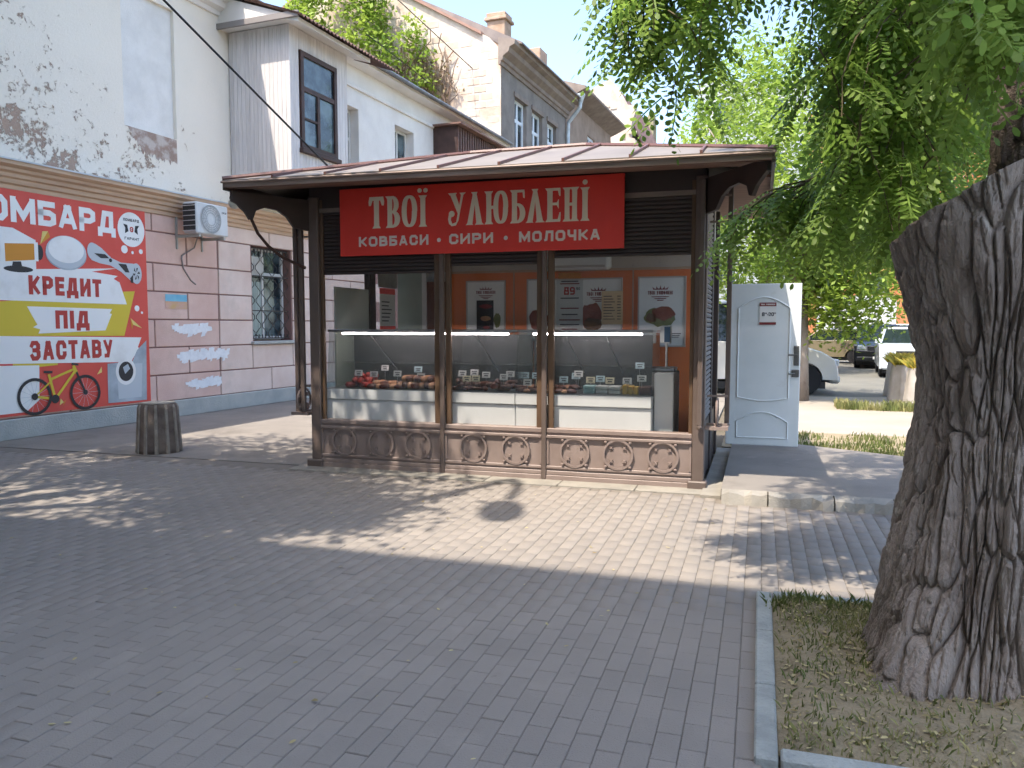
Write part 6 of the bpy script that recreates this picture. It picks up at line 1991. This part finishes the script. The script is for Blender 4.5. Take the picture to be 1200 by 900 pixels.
simple_tree('leafy_tree', 'tall green tree to the right behind the trunk', (14.2, 21.5, 0), 3.6, .2, [((0, 0, 7.2), (3.0, 3.0, 3.0))], m_lf2, 34, .32, .10, 170)
simple_tree('leafy_tree', 'round green tree between the kiosk and the apartment block', (8.6, 26.5, 0), 3.0, .18, [((-.4, 0, 6.6), (3.0, 2.6, 4.6))], m_lf1, 34, .30, .11, 400)
simple_tree('leafy_tree', 'far green tree before the orange building', (19.5, 47.0, 0), 3.2, .25, [((0, 0, 7.0), (3.8, 3.2, 3.4))], m_lf2, 30, .4, .14, 150)
# climbing shrub on the brick gable
vine = thing('climbing_shrub', 'green shrub growing on the roof against the brick gable', 'shrub', B_LOC, B_RZ)
cs = clumps((-6.0, 17.5, 12.2), (2.6, .6, 2.6), 190) + clumps((-3.6, 17.8, 10.8), (1.3, .4, 1.9), 50)
V, F = leaf_cloud(cs, 26, .22, .11)
stuff(link('foliage', npmesh('foliage', V, F, m_lf1), vine))
b = MB()
for k in range(60):
    x = random.uniform(-4.6, -2.0); z = random.uniform(8.3, 9.5)
    pts = [(x, 18.3, z)]
    for i in range(6):
        x += random.gauss(-.02, .16); z += random.uniform(.2, .55); pts.append((x, 18.3 - random.uniform(0, .12), z))
    b.tube(pts, .022, 4, cap=False)
stuff(b.build('dry_stems', mat('dry vine stems', '#8a7462', .9), vine))
cs = clumps((-3.0, 18.15, 9.9), (1.5, .15, 1.9), 60)
V, F = leaf_cloud(cs, 14, .2, .07)
stuff(link('dry_foliage', npmesh('dry_foliage', V, F, mat('dry brown leaves', '#8d7a5c', .8, '#6f6a45', 3, rnd=.25, trans=.2)), vine))
# ================================================================== OUT OF VIEW, BUT THROWING THE SHADE THE SQUARE LIES IN
shade = thing('street_tree', 'street tree left of the viewer whose crown shades the square', 'tree', (-6.9, 4.6, 0), 0)
b = MB(); b.tube([(0, 0, -.1), (.1, .1, 2.2), (.3, .3, 4.8), (.5, .5, 6.6)], [.32, .25, .2, .1], 14); b.build('trunk', m_bark, shade, smooth=True)
for k in range(9):
    a = k * .7
    b = MB(); b.tube([(.25, .25, 4.6), (.3 + 1.2 * math.cos(a), .3 + 1.2 * math.sin(a), 6.0), (.3 + 2.4 * math.cos(a), .3 + 2.4 * math.sin(a), 6.8 + .5 * math.sin(3 * a))], [.11, .07, .02], 6); b.build('limb', m_bark, shade, smooth=True)
cs = clumps((.7, .9, 7.4), (3.4, 3.2, 1.8), 430, .1, .32, .7)
cs += clumps((2.0, -.9, 7.0), (1.7, 1.7, 1.1), 150, .1, .30, .7) + clumps((-.7, -1.3, 7.3), (2.1, 1.9, 1.2), 170, .1, .30, .7)
V, F = leaf_cloud(cs, 34, .24, .075)
stuff(link('crown', npmesh('crown', V, F, m_lf2), shade))

# tall building at the viewer's back
back = thing('back_building', 'tall plain building at the viewer\'s back shading the near paving', 'building', K_LOC, K_RZ)
ROOF_H = 15.0
by = -2.90 - ROOF_H * .4437
MB().box(-10.0, by - 12, 0, 6.5, by, ROOF_H).build('wall', mat('cream facade render', '#e2dacd', .9, '#d6cec0', .8), back)
for fl in range(1, 5):
    for k in range(6):
        x0 = -6.4 + k * 2.2
        o = MB().box(x0, by + .004, fl * 3.0 + .9, x0 + 1.2, by + .04, fl * 3.0 + 2.5).build('window', m_white, back)
        MB().box(x0 + .1, by + .044, fl * 3.0 + 1.0, x0 + 1.1, by + .05, fl * 3.0 + 2.4).build('pane', m_wglass, o)

# street lamp whose shadow falls on the paving
sl = thing('street_lamp', 'tall street lamp left of the viewer with curved arm', 'street lamp', (-3.50, 4.21, 0), 0)
m_pole = mat('grey lamp pole', '#8a8d8f', .5, metal=.3)
b = MB(); b.tube([(0, 0, 0), (0, 0, 5), (0, 0, 10.4)], [.10, .085, .065], 12); b.build('pole', m_pole, sl, smooth=True)
pts = [(0, 0, 10.4), (0, -.05, 10.75), (-.02, -.25, 10.98), (-.04, -.6, 11.0), (-.07, -1.0, 10.85)]
b = MB(); b.tube(pts, .05, 8); b.build('arm', m_pole, sl, smooth=True)
b = MB(); b.lathe([(.03, -.42), (.13, -.36), (.19, -.15), (.19, .15), (.12, .34), (.04, .4)], 18)
o = b.build('lamp_head', m_pole, sl, smooth=True); o.rotation_euler = (R(80), 0, R(-4)); o.location = (-.10, -1.4, 10.75)

# ================================================================== WIRES
m_wire = mat('black cable', '#1c1c1e', .6)
def wire(pts, r_, label, group=None):
    P = [Vector(p) for p in pts]
    out = []
    n = 24
    a, c = P
    for i in range(n + 1):
        t = i / n
        q = a.lerp(c, t); q.z -= 1.2 * r_ * t * (1 - t)
        out.append(q)
    b = MB(); b.tube(out, r_, 6); o = b.build('cable', m_wire, smooth=True)
    return tag(o, label, 'cable', group)
wire([(-3.9, 6.0, 5.35), (-2.05, 9.35, 3.36)], .011, 'thick black cable slanting down from the upper left to the kiosk roof')
wire([(-5.5, 22.0, 12.6), (1.6, 33.0, 9.2)], .016, 'thin overhead wire crossing in front of the brick gable')
wire([(-4.5, 25.0, 10.6), (.2, 34.0, 9.0)], .012, 'lower thin wire running along the brick gable to the grey facade')
